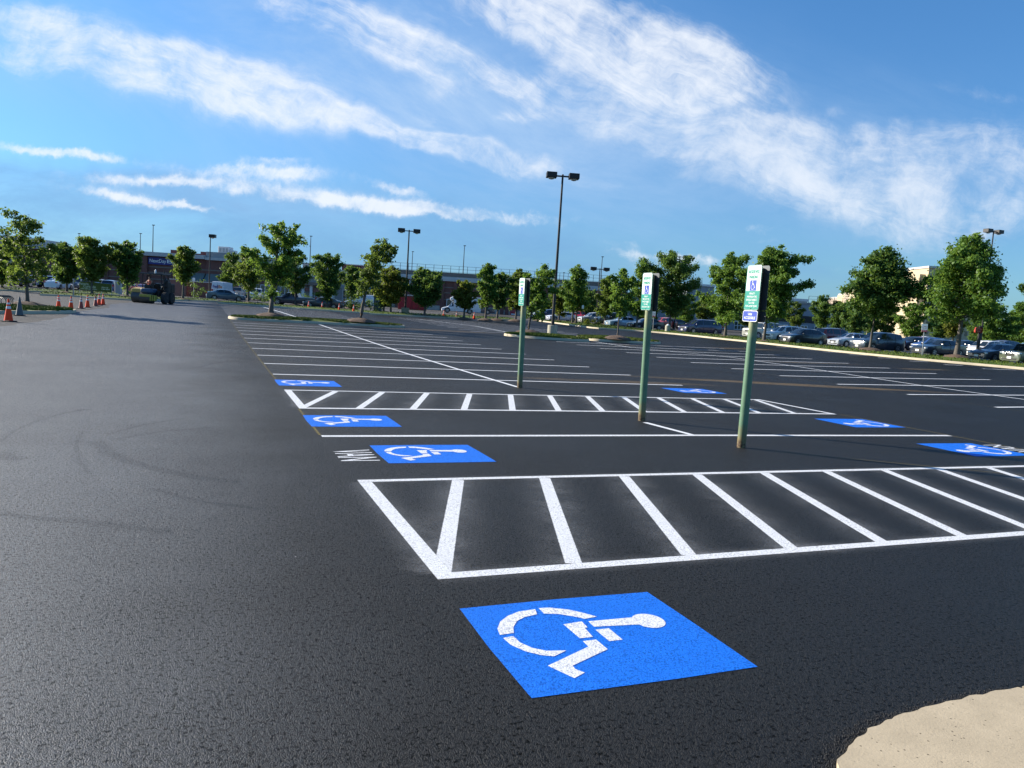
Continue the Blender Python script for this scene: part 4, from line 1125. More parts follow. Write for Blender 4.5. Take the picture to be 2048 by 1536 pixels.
q = mw @ Vector((-.55, .88, 1.62)); person(q, -YAW, 'driver in an orange vest sitting under the roller canopy, hands forward')

# ------------------------------------------------------------------ trees
def leaf_mesh(name, centers, radii, per, size, seed):
    """thousands of small folded leaves gathered in soft-edged sprays"""
    g = np.random.default_rng(seed)
    C_ = np.repeat(np.array(centers), per, axis=0); R_ = np.repeat(np.array(radii), per)
    n = len(C_)
    d = g.normal(size=(n, 3))*.52
    p = C_ + d*R_[:, None]*np.array([1, 1, .75])
    d /= np.linalg.norm(d, axis=1)[:, None]
    nv = d*.7 + g.normal(size=(n, 3))*.75 + np.array([0, 0, .5]); nv /= np.linalg.norm(nv, axis=1)[:, None]
    a = np.cross(nv, g.normal(size=(n, 3))); a /= np.linalg.norm(a, axis=1)[:, None]; b = np.cross(nv, a)
    s = size*(.6+.8*g.random(n))[:, None]
    v = np.empty((n, 4, 3)); fold = nv*s*.22
    v[:, 0] = p - a*s; v[:, 1] = p - b*s*.6 + fold; v[:, 2] = p + a*s; v[:, 3] = p + b*s*.6 + fold
    co = v.reshape(-1, 3); idx = np.arange(n*4).reshape(n, 4)
    me = bpy.data.meshes.new(name)
    me.vertices.add(n*4); me.vertices.foreach_set('co', co.ravel())
    me.loops.add(n*4); me.loops.foreach_set('vertex_index', idx.ravel())
    me.polygons.add(n); me.polygons.foreach_set('loop_start', np.arange(n)*4); me.polygons.foreach_set('loop_total', np.full(n, 4))
    cl = np.repeat(g.random(len(centers)), per)
    t = np.clip(.5 + (cl-.5)*.5 + g.normal(size=n)*.2, 0, 1)
    at = me.attributes.new('tint', 'FLOAT', 'POINT'); at.data.foreach_set('value', np.repeat(t, 4))
    me.update(); me.validate()
    return me

TREE_N = [0]
def tree(pos, hgt, cw, cb, label, kind='oak', shape='round', dens=1.0, trunk=.13, lean=(0, 0), sprout=None, group='trees around the car park', lsize=.15, stems=1, big=1.0, sink=.1, mulch=True, off=(0, 0)):
    """hgt total height, cw crown width, cb height where the crown starts"""
    TREE_N[0] += 1; seed = 100+TREE_N[0]; g = random.Random(seed)
    t = thing('tree', label, 'tree', pos, 0, group)
    hc = hgt-cb; cc = Vector((off[0], off[1], cb+hc*.5)); top = Vector((lean[0], lean[1], hgt))
    pk = g.uniform(.7, 1.45)
    def prof(u):          # crown radius along its height
        u = min(1, max(0, u))
        if shape == 'round': return math.sin(PI*(.08+.86*u**pk))**.6
        if shape == 'cone': return min(1, .55+u/.3*.45)*(1-.9*max(0, (u-.2)/.8)**.95)
        if shape == 'vase': return .34+.66*math.sin(PI*min(1, .06+.6*u))**1.2 if u < .88 else .72*(1-(u-.88)/.2)
        if shape == 'open': return .45+.55*math.sin(PI*(.1+.8*u))
        return (.55+.45*min(1, u/.25))*(1-.74*max(0, (u-.25)/.75))
    base = Vector((off[0]*.3, off[1]*.3, 0))
    axis_ = lambda z: Vector(((off[0]*.75+lean[0])*max(0, z/hgt)**1.6, (off[1]*.75+lean[1])*max(0, z/hgt)**1.6, z))
    cen, rr, limbs = [], [], []
    sc = (cw/4.6)**.5
    cw *= .88; hc0 = hc; cb += .07*hc; hc *= .95
    ph1, ph2 = g.uniform(0, 6), g.uniform(0, 6); dens *= .68; lsize *= .8
    NL = int((19+13*big)*(.28+.6*dens)); ga = g.uniform(0, 6)
    for i in range(NL):
        u = (i+.5)/NL; a = ga+i*2.39996+g.uniform(-.35, .35)
        R = cw/2*prof(u)*(1+.2*math.sin(2*a+ph1)+.17*math.sin(3*a+ph2+4*u))*g.choice((g.uniform(.5, .8), g.uniform(.8, 1.0), g.uniform(.9, 1.12), g.uniform(1.0, 1.25)))
        ze = cb+hc*(.06+.90*u)
        tip = axis_(ze)+Vector((R*math.cos(a), R*math.sin(a), g.uniform(-.04, .05)*hc))
        rise = (.22 if shape == 'cone' else .55)*R*(1-.3*u)+.25
        zs = max(cb*.80, min(ze-rise, cb+hc*.72)); st = axis_(zs)
        mid = st.lerp(tip, .5)+Vector((0, 0, .06*R)); limbs.append((st, mid, tip, u))
        ns = max(3, int(3.2*R/(.62*sc)+1.5))
        for k in range(ns):
            s = .30+.70*(k+.6*g.random())/ns
            q = st.lerp(mid, s*2) if s < .5 else mid.lerp(tip, s*2-1)
            w_ = (.62-.34*s)*sc*min(1.0, .62+.38*dens)
            jit = .34*sc*(1.1-.6*s)
            cen.append((q.x+g.gauss(0, jit), q.y+g.gauss(0, jit), q.z+g.gauss(0, jit*.6))); rr.append(w_*g.uniform(.8, 1.2))
    for _ in range(int(17*dens**3*big*max(.6, cw/4.6))):       # inner fill
        u = g.random(); a = g.uniform(0, 2*PI); q = axis_(cb+hc*(.12+.74*u)); R = cw/2*prof(u)*.72*math.sqrt(g.random())
        cen.append((q.x+R*math.cos(a), q.y+R*math.sin(a), q.z)); rr.append(.58*sc*g.uniform(.8, 1.25))
    for k in range(4):
        q = axis_(hgt-.12-.24*k*hc/3.5); cen.append((q.x+g.gauss(0, .05+.06*k), q.y+g.gauss(0, .05+.06*k), q.z)); rr.append((.2+.08*k)*sc)
    if sprout:
        for _ in range(6): cen.append((g.uniform(-.2, .15), g.uniform(-.2, .2), sprout+g.uniform(-.4, .4))); rr.append(.3)
    per = int(58*min(1.25, .75+.3*big)*(.55+.45*dens))
    me = leaf_mesh('crown', cen, rr, per, lsize, seed)
    obj('crown', me, LEAVES[kind], t)
    bm = bmesh.new()
    for s in range(stems):
        sx = (s-(stems-1)/2)*.5; zt = cb+hc*.78; pts, rd = [], []
        for i in range(10):
            u = i/9; z = -sink+u*(zt+sink); q = axis_(z)
            pts.append((sx*(1+.6*u)+q.x+g.uniform(-.04, .04)*u, q.y+g.uniform(-.04, .04)*u, z)); rd.append(trunk*(1.4 if i == 0 else 1.02*(1-.80*u)))
        tube(bm, pts, rd, 9)
    for st, mid, tip, u in limbs:
        r0 = trunk*.42*(1-.55*u); tube(bm, [st, mid, st.lerp(tip, .92)], [r0, r0*.6, r0*.2], 5, False)
    o = obj('trunk', bm, M['bark'] if not kind == 'pale' else M['bark_pale'], t); smooth(o, 60)
    return t

def tpx(px, D, top, left, right, bottom, label, kind='oak', shape='round', ground=None, lift=.15, grow=1.0, **kw):
    """size a tree from the outline the photograph shows at distance D"""
    p = P(px, D); z0 = p.z+lift
    yt = top; h = zat(px, yt, D)-z0; cb = zat(px, bottom, D)-z0
    cwid = (lat(right, D)-lat(left, D))*grow; o_ = (lat((left+right)/2, D)-lat(px, D))
    off = RH*o_
    if lift > .1 and kw.pop('mulch', True): mound(p.x, p.y, z0-.06, .95, .2)
    return tree((p.x, p.y, z0), h, cwid, max(.5, cb), label, kind, shape, off=(off.x, off.y), **kw)

T = tpx
T(4, 80, 488, -35, 32, 568, 'pale leafy tree cut by the left photo edge', 'olive', 'open', dens=.8)
T(55, 41.5, 424, 0, 124, 572, 'open airy tree on the kerbed island behind the bike rack', 'olive', 'open', dens=.36, trunk=.10, lift=.3, big=1.2, lsize=.105, lean=(-.7, .1))
T(134, 82, 484, 90, 162, 570, 'dark tree second from the left on the grass strip', 'maple', 'round', dens=1.0)
T(184, 80, 474, 138, 217, 562, 'bushy tree in front of the green banner', 'olive', 'round', dens=1.1)
T(255, 82, 483, 215, 280, 566, 'full dark tree just left of the blue shop sign', 'maple', 'round', dens=1.1)
T(366, 88, 493, 342, 404, 566, 'rounded tree before the brick wall, covering the end of the blue sign', 'olive', 'round', dens=1.1)
T(463, 130, 505, 438, 492, 574, 'dark tree behind the delivery van', 'maple', 'round')
T(497, 95, 498, 462, 532, 580, 'dense tree left of the big island tree, above a beige pickup', 'olive', 'round')
T(543, 48.7, 441, 484, 598, 578, 'tall open tree on the near island with leafy shoots on its trunk', 'oak', 'vase', dens=.5, trunk=.15, lift=.35, big=1.6, lsize=.115, sprout=1.55, lean=(.5, 0))
T(591, 100, 508, 550, 622, 590, 'dark tree directly right of the big island tree', 'maple', 'round')
T(654, 93, 506, 618, 692, 600, 'round dense tree behind the dark dip of the hedge', 'maple', 'round', dens=1.2)
T(702, 105, 530, 682, 724, 596, 'narrow dark tree between two larger ones, behind the slender island tree', 'maple', 'round')
T(723, 50.2, 474, 690, 780, 580, 'slender leaning island tree with a bright tuft of shoots on its trunk', 'olive', 'vase', dens=.4, trunk=.12, lift=.35, big=1.2, lsize=.11, sprout=2.05, lean=(1.0, -.3))
T(782, 88, 533, 742, 818, 612, 'yellow-green tree left of the lamp post on the far verge', 'yellow', 'round', stems=1)
T(768, 91, 560, 752, 790, 618, 'small tree close beside the yellow-green one, left of the far lamp post', 'olive', 'round', dens=.7)
T(850, 87, 539, 812, 894, 612, 'dense dark tree in front of the red gates', 'maple', 'round', dens=1.3, big=1.2)
T(929, 86, 560, 906, 953, 616, 'small yellowish tree in front of the white box van', 'yellow', 'round', dens=.9)
T(972, 88, 526, 944, 1000, 616, 'upright pyramid-shaped light green tree right of the box van', 'oak', 'pyr', dens=1.0, big=1.1)
T(995, 92, 544, 978, 1030, 618, 'dark tree leaning on the pyramid-shaped one', 'maple', 'round')
T(1032, 95, 537, 1012, 1062, 622, 'brownish green tree behind the farthest signpost', 'olive', 'round')
T(1059, 50.5, 527, 1036, 1106, 640, 'slender young tree on the small island left of the tall lamp post', 'oak', 'vase', dens=.55, trunk=.085, lift=.3, big=1.1, lsize=.115, lean=(.6, 0))
T(1081, 108, 588, 1070, 1094, 634, 'little sapling left of the tall lamp post', 'oak', 'cone', dens=.6, trunk=.05)
T(1149, 100, 529, 1108, 1194, 628, 'broad light green tree directly right of the tall lamp post', 'oak', 'pyr', dens=1.1, stems=2, big=1.2)
T(1118, 112, 572, 1098, 1140, 632, 'low yellowish tree just right of the tall lamp pole', 'yellow', 'round', dens=.8)
T(1210, 105, 551, 1186, 1240, 640, 'dark bushy tree behind the slender young island tree at centre right', 'olive', 'round')
T(1237.5, 50.6, 536, 1216, 1270, 640, 'thin young tree on the small island left of the middle signpost', 'oak', 'vase', dens=.42, trunk=.06, lift=.3, lsize=.11)
T(1274, 97, 516, 1243, 1318, 640, 'tall mid-green tree directly behind the middle signpost', 'oak', 'pyr', dens=1.1)
T(1340, 103, 501, 1262, 1392, 638, 'largest dark round tree, right of the middle signpost', 'maple', 'round', dens=1.35, big=1.8)
T(1369, 125, 588, 1342, 1402, 648, 'soft light green tree behind the navy minivan', 'oak', 'round', dens=.8)
T(1408, 128, 585, 1386, 1434, 648, 'small dark reddish-green tree behind the navy minivan roof', 'olive', 'round')
T(1452, 82, 503, 1400, 1502, 648, 'tall light green tree left of the nearest signpost', 'oak', 'round', dens=1.1, big=1.5, trunk=.16)
T(1530, 73, 489, 1486, 1616, 640, 'wide green tree standing behind the nearest sign', 'oak', 'round', dens=1.25, big=1.9, trunk=.14)
T(1586, 118, 603, 1562, 1612, 652, 'thin grey-green tree before the grey garage wall', 'olive', 'open', dens=.55)
T(1640, 125, 590, 1612, 1668, 658, 'dark tree in front of the grey garage, above a red SUV', 'maple', 'round')
T(1672, 122, 602, 1652, 1700, 658, 'lower dark tree right of the garage wall', 'maple', 'round')
T(1743, 64, 494, 1676, 1846, 634, 'big dark round-crowned tree with a slim pale trunk at right', 'maple', 'cone', dens=1.15, big=2.4, grow=1.12, trunk=.11, lift=.3)
T(1706, 112, 604, 1682, 1734, 668, 'low dark tree beneath the big dark-crowned one, left side', 'maple', 'round')
T(1772, 112, 610, 1752, 1794, 672, 'low brownish tree in front of the beige hotel', 'olive', 'open', dens=.7)
T(1822, 108, 606, 1792, 1856, 676, 'low wide tree between the two big right-hand trees', 'oak', 'round')
T(1917, 60, 466, 1826, 2032, 646, 'biggest pale green tree with spreading lower limbs and a thick pale trunk', 'oak', 'cone', dens=1.0, big=3.0, grow=1.2, trunk=.19, lift=.3)
T(1905, 104, 618, 1880, 1936, 674, 'low yellow-green tree behind the thick pale trunk', 'yellow', 'round', dens=.7)
T(1985, 92, 606, 1940, 2022, 688, 'wide low tree behind the small red sign at right', 'oak', 'round', big=1.2)
T(2040, 96, 600, 2006, 2085, 692, 'tree closing the view at the right photo edge', 'oak', 'round', big=1.2)
T(2098, 64, 500, 2040, 2160, 640, 'tree mostly outside the right photo edge, one branch tip showing', 'maple', 'cone', dens=1.0, trunk=.13)
# taller planting behind the parked rows
for px, D, tp, l, r, bt, k in ((1226, 140, 590, 1205, 1250, 640, 'maple'), (1292, 135, 596, 1268, 1316, 645, 'maple'), (1440, 132, 592, 1416, 1470, 655, 'maple'), (1500, 128, 606, 1478, 1530, 655, 'maple'),
                               (1880, 128, 622, 1850, 1912, 676, 'maple'), (1955, 120, 628, 1925, 1990, 684, 'maple'), (2025, 118, 625, 1995, 2060, 690, 'maple'), (1740, 128, 618, 1716, 1766, 668, 'maple'), (1105, 138, 585, 1085, 1130, 632, 'maple'), (1175, 138, 580, 1152, 1200, 636, 'maple')):
    T(px, D, tp, l, r, bt, 'dark background tree in the shaded belt behind the parked cars', k, 'round', group='background trees behind the parked cars', dens=1.0)

def hedge(pp, D, h, w, label, kind='maple', name='hedge', n=None, group=None):
    a, b = P(pp[0], D), P(pp[1], D); L = (b-a).length; m = n or max(3, int(L*2.2))
    t = thing(name, label, 'hedge' if name == 'hedge' else 'shrub', a, 0, group); d = (b-a); cen, rr = [], []
    for i in range(m*3):
        s = random.random(); q = d*s; cen.append((q.x+random.uniform(-w, w)*.4, q.y+random.uniform(-w, w)*.4, random.uniform(.15, h-.25)+.1)); rr.append(random.uniform(.3, .45)*min(1, h/1.1))
    me = leaf_mesh('leaves', cen, rr, 40, .09, random.randrange(9999))
    obj('foliage', me, LEAVES[kind], t)
    bm = bmesh.new()
    for i in range(max(2, m//4)):
        q = d*((i+.5)/max(2, m//4)); tube(bm, [(q.x, q.y, -.1), (q.x+random.uniform(-.2, .2), q.y, h*.7)], [.03, .012], 5)
    obj('stem', bm, M['bark'], t)
    return t
hedge((500, 562), 108, 1.5, 2.2, 'long dark hedge below the white pickup and white SUV')
hedge((660, 700), 97, 2.2, 2.4, 'dark tall hedge behind the third and fourth far cones')
hedge((700, 768), 94, 1.9, 2.2, 'dark hedge running behind the slender island tree')
hedge((608, 626), 118, 1.7, 1.6, 'round clipped shrub in front of the shop porch', name='shrub')
hedge((575, 588), 122, 1.9, 1.5, 'small round shrub above the dark pickup bonnet', name='shrub')
hedge((378, 404), 104, 2.6, 2.2, 'dark shrub against the low brick wall', name='shrub')
hedge((702, 710), 92, 2.3, 1.2, 'pale whitish bush above the fourth far cone', 'yellow', name='shrub')
hedge((1165, 1200), 98, .9, 1.2, 'pale low shrub in front of the silver wagon', 'yellow', name='shrub')
hedge((1690, 1860), 118, 1.3, 1.4, 'low sunlit hedge behind the parked cars at right', 'oak')
hedge((248, 266), 92, 1.7, 1.0, 'small leafy shrub at the foot of the tree left of the roller', 'oak', name='shrub')

# ------------------------------------------------------------------ the retail building
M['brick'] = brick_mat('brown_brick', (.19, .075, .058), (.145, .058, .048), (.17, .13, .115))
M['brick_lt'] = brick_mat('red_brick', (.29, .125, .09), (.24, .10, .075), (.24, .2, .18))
M['eifs'] = simple('grey_render', (.34, .335, .33), .85, 0, .08, .6)
M['tan'] = simple('tan_render', (.40, .37, .30), .85, 0, .1, .6)
M['cornice'] = simple('pale_cornice', (.48, .48, .47), .8, 0, .08)
M['parapet'] = simple('brown_parapet', (.20, .165, .14), .85, 0, .12, .5)
M['stone'] = simple('stone_base', (.40, .37, .33), .9, 0, .15, 2)
M['awning'] = simple('awning_green_grey', (.13, .165, .16), .8, 0, .1)
M['navy'] = simple('sign_navy', (.02, .03, .20), .5, 0, .04)
M['maroon'] = simple('maroon_screen', (.10, .03, .035), .7, 0, .1)
M['white_frame'] = simple('white_frame', (.68, .68, .67), .6, 0, .05)
M['red'] = simple('red_metal', (.30, .012, .016), .6, 0, .12, 2)
M['garage'] = simple('grey_garage_wall', (.27, .30, .34), .85, 0, .08, .4)
M['mesh'] = simple('black_mesh', (.03, .03, .032), .5, .3, .1)

DB = 150.0
O = CAM + FH*DB; O.z = 0
bld = thing('retail_building', 'long brown brick shopping building with pale cornices and railed rooftop parking', 'building', O, -YAW)
def X(px, D=DB): return lat(px, D)
def bpart(name, px0, px1, z0, z1, mat, y=0.0, dep=6.0, parent=None):
    """front face at local y, extending back by dep"""
    x0, x1 = X(px0), X(px1)
    bm = bmesh.new(); bx(bm, (x0+x1)/2, y+dep/2, (z0+z1)/2, x1-x0, dep, z1-z0)
    return obj(name, bm, mat, parent or bld)
GZ = .2
segs = [(-60, 46, 9.5, 'tan', 1.5), (46.3, 272, 8.1, 'brick', 0), (272.3, 296, 8.1, 'brick', -.7), (296.3, 412, 8.1, 'brick', 0), (412.3, 552, 8.0, 'brick', -.4), (552.3, 760, 7.2, 'eifs', .5), (760.3, 1250, 6.85, 'brick', 0), (1250.3, 1366, 6.4, 'garage', .3), (1366.3, 1420, 8.9, 'garage', -1.0), (1420.3, 1735, 6.9, 'garage', .6)]
for a, b_, zt, mt, y in segs:
    bpart('wall', a, b_, GZ, zt, M[mt], y, 12)
# cornices and parapets
bpart('cornice', -62, 46, 9.5, 10.3, M['cornice'], 1.1, 12); 
bpart('cornice', 46.3, 411, 8.1, 8.85, M['cornice'], -1.1, 12.5)
bpart('cornice', 411.3, 553, 8.0, 8.5, M['cornice'], -.9, 12.5); bpart('parapet', 411.3, 470, 8.5, 9.6, M['eifs'], -.3, 12); bpart('parapet', 470.3, 553, 8.5, 9.2, M['eifs'], -.3, 12)
bpart('cornice', 553.3, 759.7, 7.2, 7.7, M['cornice'], -.2, 12); bpart('parapet', 602, 640, 7.7, 8.7, M['eifs'], .4, 10)
bpart('parapet', 612, 627, 6.0, 8.0, M['white_frame'], -.6, 1.0); bpart('parapet', 676, 716, 7.7, 8.9, M['maroon'], 2, 8); bpart('coping', 674, 718, 8.9, 9.05, M['white_frame'], 1.8, 8.3)
bpart('cornice', 760, 1250.3, 6.85, 7.25, M['cornice'], -.5, 12); bpart('cornice', 760, 1250.3, 7.253, 7.7, M['cornice'], -.15, 12)
bpart('parapet', 759.5, 1250.3, 7.703, 8.55, M['parapet'], .5, 12)
bpart('cornice', 1250.6, 1366, 6.4, 6.9, M['cornice'], 0, 12); bpart('coping', 1366, 1421, 8.9, 9.3, M['white_frame'], -1.3, 12); bpart('coping', 1420.6, 1610, 6.9, 7.25, M['cornice'], .3, 12); bpart('coping', 1610.3, 1736, 6.9, 7.1, M['garage'], .4, 12)
bpart('parapet', 1570, 1612, 7.25, 7.75, M['white_frame'], .1, 4)
# brick bands, pilasters, stone base
for z in (5.95, 4.9, 3.6):
    bpart('brick_band', 64.6, 271.7, z, z+.22, M['parapet'], -.09, .08); bpart('brick_band', 296.6, 411, z, z+.22, M['parapet'], -.09, .08)
    bpart('brick_band', 760.6, 1249, z-.4, z-.2, M['parapet'], -.09, .08); bpart('brick_band', 413, 551, z, z+.22, M['parapet'], -.49, .08)
bpart('stone_base', 761, 1249, GZ, 2.05, M['stone'], -.16, .15)
for px in (110, 160, 210, 345, 790, 880, 905, 1000, 1010): bpart('pilaster', px, px+7, GZ, 8.05 if px < 500 else 6.8, M['brick'], -.3, .29)
# signs and lettering
bpart('sign_panel', 297, 392, 6.55, 7.88, M['navy'], -.35, .3)
def btext(body, size, width, px, z, mat, y):
    me = text_mesh(body, size, width, .01); o = obj('lettering', me, mat, bld); o.location = (X(px), y, z); o.rotation_euler = (PI/2, 0, 0); return o
btext('NextDay', .95, X(332.5)-X(299.5), 316, 7.2, M['sign_white'], -.38); btext('Blinds', .95, X(388)-X(334.5), 361, 7.2, M['sign_white'], -.38)
btext('JOS', .95, X(829)-X(816.5), 822.5, 6.35, M['sign_white'], -.06); btext('A.', .85, 1.0, 834, 6.35, M['sign_white'], -.06)
# awnings, glazing, doors
def awning(px0, px1, z0, z1, out, y):
    bm = bmesh.new(); x0, x1 = X(px0), X(px1)
    v = [bm.verts.new(p) for p in ((x0, y, z1), (x1, y, z1), (x1, y-out, z0), (x0, y-out, z0), (x0, y, z0), (x1, y, z0), (x1, y-out, z0-.35), (x0, y-out, z0-.35))]
    for f in ((0, 1, 2, 3), (3, 2, 6, 7), (0, 3, 4), (1, 5, 2)): bm.faces.new([v[i] for i in f])
    bmesh.ops.recalc_face_normals(bm, faces=bm.faces[:]); return obj('awning', bm, M['awning'], bld)
awning(380, 410, 3.9, 5.4, 1.6, -.02); awning(414, 446, 3.9, 5.4, 1.6, -.42); awning(722, 752, 4.4, 5.6, 1.4, .45)
def shopfront(px0, px1, z0, z1, y, nx, frame='white_frame', nz=2):
    w = bpart('shop_window', px0, px1, z0, z1, M['shopglass'], y-.06, .05)
    bm = bmesh.new(); x0, x1 = X(px0), X(px1); t = .12
    for i in range(nx+1): bx(bm, x0+(x1-x0)*i/nx, y-.1, (z0+z1)/2, t, .07, z1-z0)
    for k in range(nz+1): bx(bm, (x0+x1)/2, y-.102, z0+(z1-z0)*k/nz, x1-x0+t, .06, t*.9)
    obj('window_frame', bm, M[frame], w); return w
shopfront(144, 166, GZ+.6, 4.6, 0, 3); shopfront(382, 410, GZ+.6, 3.6, 0, 4); shopfront(415, 450, GZ+.6, 3.6, -.4, 5)
shopfront(480, 548, GZ+.6, 3.9, -.4, 8); shopfront(560, 600, GZ+.6, 3.8, .5, 5); shopfront(628, 660, GZ+.6, 3.8, .5, 5); shopfront(684, 720, GZ+.6, 3.9, .5, 5); shopfront(724, 752, GZ+.6, 4.2, .5, 4)
shopfront(893, 903, 2.1, 3.4, -.0, 1, nz=1)
for px in (606, 622, 666, 700): bpart('column', px, px+5, GZ, 4.4, M['white_frame'], -1.2, .45)
bpart('porch_roof', 600, 676, 4.4, 5.0, M['parapet'], -1.8, 2.2); bpart('porch_panel', 608, 664, 3.2, 3.9, M['brick_lt'], -.9, .2)
bpart('blue_mural', 726, 750, 1.4, 3.2, simple('mural_blue', (.03, .09, .24), .6), -.62, .1)
# red posters on the wall at right
for px0, px1, z0, z1 in ((1020, 1034, 2.0, 3.9), (1020, 1034, .6, 1.9), (954, 962, 2.2, 3.6)):
    w = bpart('poster', px0, px1, z0, z1, simple('poster_red', (.42, .03, .05), .6, 0, .08), -.26, .09); 
for px, z, wd in ((1027, 3.3, 1.0), (1027, 2.6, .8), (1027, 1.3, .95)):
    bm = bmesh.new(); bx(bm, X(px), -.28, z, wd, .02, .22); obj('lettering', bm, M['sign_white'], bld)
for px in (1128, 1200, 1290, 1330): shopfront(px, px+24, GZ+.6, 3.4, 0 if px < 1250 else .3, 3)
for px in (1430, 1470, 1510, 1550, 1590, 1630, 1670): shopfront(px, px+26, GZ+.9, 2.6, .6, 4, nz=2)
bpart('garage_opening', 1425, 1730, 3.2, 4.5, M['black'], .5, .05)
# rooftop railing
def railing(px0, px1, z0, h, y, step=1.6):
    bm = bmesh.new(); x0, x1 = X(px0), X(px1); n = max(2, int((x1-x0)/step))
    for i in range(n+1): bx(bm, x0+(x1-x0)*i/n, y, z0+h/2, .075, .075, h)
    for zz in (h, h*.55, .12): bx(bm, (x0+x1)/2, y+.003, z0+zz, x1-x0, .05, .045)
    return obj('railing', bm, M['mesh'], bld)
railing(762, 1249, 8.55, 1.3, .8); railing(1252, 1364, 6.9, 1.25, .6); railing(1423, 1568, 7.25, 1.25, .7); railing(1614, 1733, 7.1, 1.3, .7)
bpart('roof_screen', 321, 349, 9.0, 9.75, M['maroon'], 4, 3); bpart('roof_screen', 349.3, 382, 8.85, 9.35, M['maroon'], 4.5, 3); bpart('roof_screen', 382.3, 407, 8.85, 9.75, M['maroon'], 4, 3)
def rooftop_unit(px0, px1, z0, z1, label, mat='white_frame'):
    x0, x1 = X(px0), X(px1); q = O+RH*((x0+x1)/2)+FH*5
    t = thing('rooftop_unit', label, 'rooftop unit', (q.x, q.y, z0), -YAW)
    obj('casing', rbox(0, 0, (z1-z0)/2, x1-x0, 2.2, z1-z0, .04, 1), M[mat], t)
    for k in range(3): obj('vent_grille', rbox((k-1)*(x1-x0)*.28, -1.11, (z1-z0)*.5, (x1-x0)*.2, .03, (z1-z0)*.55, .005, 1), M['gal'], t)
    return t
rooftop_unit(418, 441, 9.6, 11.0, 'white air-conditioning unit on the roof, right of the maroon roof screens')
rooftop_unit(442, 450, 9.6, 10.4, 'small pale roof unit beside the larger white one')
rooftop_unit(1578, 1594, 7.75, 8.6, 'pale box on the grey garage roof')
for px, ty, dy, lb in ((157, 467, 14, 'thin rooftop lamp pole above the second tree from left'), (279, 467, 20, 'short thin rooftop lamp pole right of the full dark tree'), (304, 450, 8, 'tallest thin rooftop lamp pole, above the blue shop sign'),
                       (617, 472, 10, 'thin rooftop lamp pole right of the big island tree'), (820, 503, 30, 'thin rooftop lamp pole just right of the far twin-head post'), (922, 491, 12, 'thin rooftop lamp pole behind the white box van'),
                       (960, 530, 40, 'short rooftop pole above the pyramid-shaped tree'), (1122, 545, 42, 'short rooftop pole right of the tall lamp post'), (1196, 513, 14, 'rooftop pole with a hooked arm above the centre trees'), (1387, 570, 30, 'short rooftop pole left of the tower')):
    D = DB+dy; q = CAM + FH*D + RH*lat(px, D); z0 = 8.2 if px > 1250 or px < 760 else 8.0
    lamp((q.x, q.y, z0), zat(px, ty, D)-z0, lb, 0, -YAW, None, .10, group='thin lamp poles on the rooftop')

# low brick wall, gates, boxes, banner in front of it
def screen_wall(px0, px1, D, zt, label, mat='brick_lt', cap=True, name='brick_wall', dep=.4):
    x0, x1 = lat(px0, D), lat(px1, D); q = CAM + FH*D + RH*((x0+x1)/2); g0 = terr(q.x, q.y)
    t = thing(name, label, 'wall', (q.x, q.y, g0), -YAW); h = zt-g0
    bm = bmesh.new(); bx(bm, 0, 0, h/2-.1, x1-x0, dep, h+.2); obj('wall', bm, M[mat], t)
    if cap: obj('coping', rbox(0, 0, h+.06, x1-x0+.15, dep+.16, .12, .02, 1), M['cornice'], t)
    return t
screen_wall(341, 372, 116, 3.35, 'short sunlit red brick wall left of the tree covering the blue sign')  # paler brick than the next piece: its sunlight is put into the colour
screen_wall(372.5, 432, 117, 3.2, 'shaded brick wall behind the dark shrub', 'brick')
p_ = P(387, 113); t = thing('wall_notice', 'small white notice plate on a post before the brick wall', 'sign', p_, -YAW)
obj('plate', rbox(0, 0, 2.6, .36, .03, .45, .01, 1), M['sign_white'], t); obj('post', tube(bmesh.new(), [(0, .04, 0), (0, .04, 2.7)], .03, 6), M['gal'], t)
q0, q1 = lat(796, 132), lat(852, 132); q = CAM+FH*132+RH*((q0+q1)/2); t = thing('bin_enclosure', 'red gated enclosure with a pale coping in front of the brick shops', 'enclosure', (q.x, q.y, terr(q.x, q.y)), -YAW)
wd = q1-q0
for k in range(4): obj('gate', rbox(-wd/2+wd*(k+.5)/4, 0, 1.15, wd/4-.06, .1, 2.1, .015, 1), M['red'], t)
obj('coping', rbox(0, .3, 2.45, wd+.3, .5, .16, .02, 1), M['cornice'], t); bm = bmesh.new(); bx(bm, 0, .35, 1.2, wd+.1, .3, 2.36); obj('wall', bm, M['brick'], t)
p_ = P(756, 104); t = thing('utility_cabinet', 'dark teal utility cabinet with a small white label, left of the far lamp post', 'cabinet', p_, -YAW)
teal = simple('cabinet_teal', (.02, .05, .055), .5)
obj('cabinet', rbox(0, 0, 1.0, 1.0, .9, 2.0, .03, 1), teal, t); obj('door', rbox(.1, -.46, 1.0, .7, .03, 1.8, .01, 1), teal, t); obj('label_plate', rbox(.25, -.49, 1.35, .2, .02, .15, .005, 1), M['sign_white'], t)
p_ = P(237, 100); t = thing('utility_cabinet', 'pale grey utility cabinet between the banner and a tree', 'cabinet', p_, -YAW)
obj('cabinet', rbox(0, 0, .85, .75, .5, 1.7, .03, 1), M['cornice'], t); obj('door', rbox(0, -.26, .85, .6, .03, 1.4, .01, 1), M['eifs'], t)
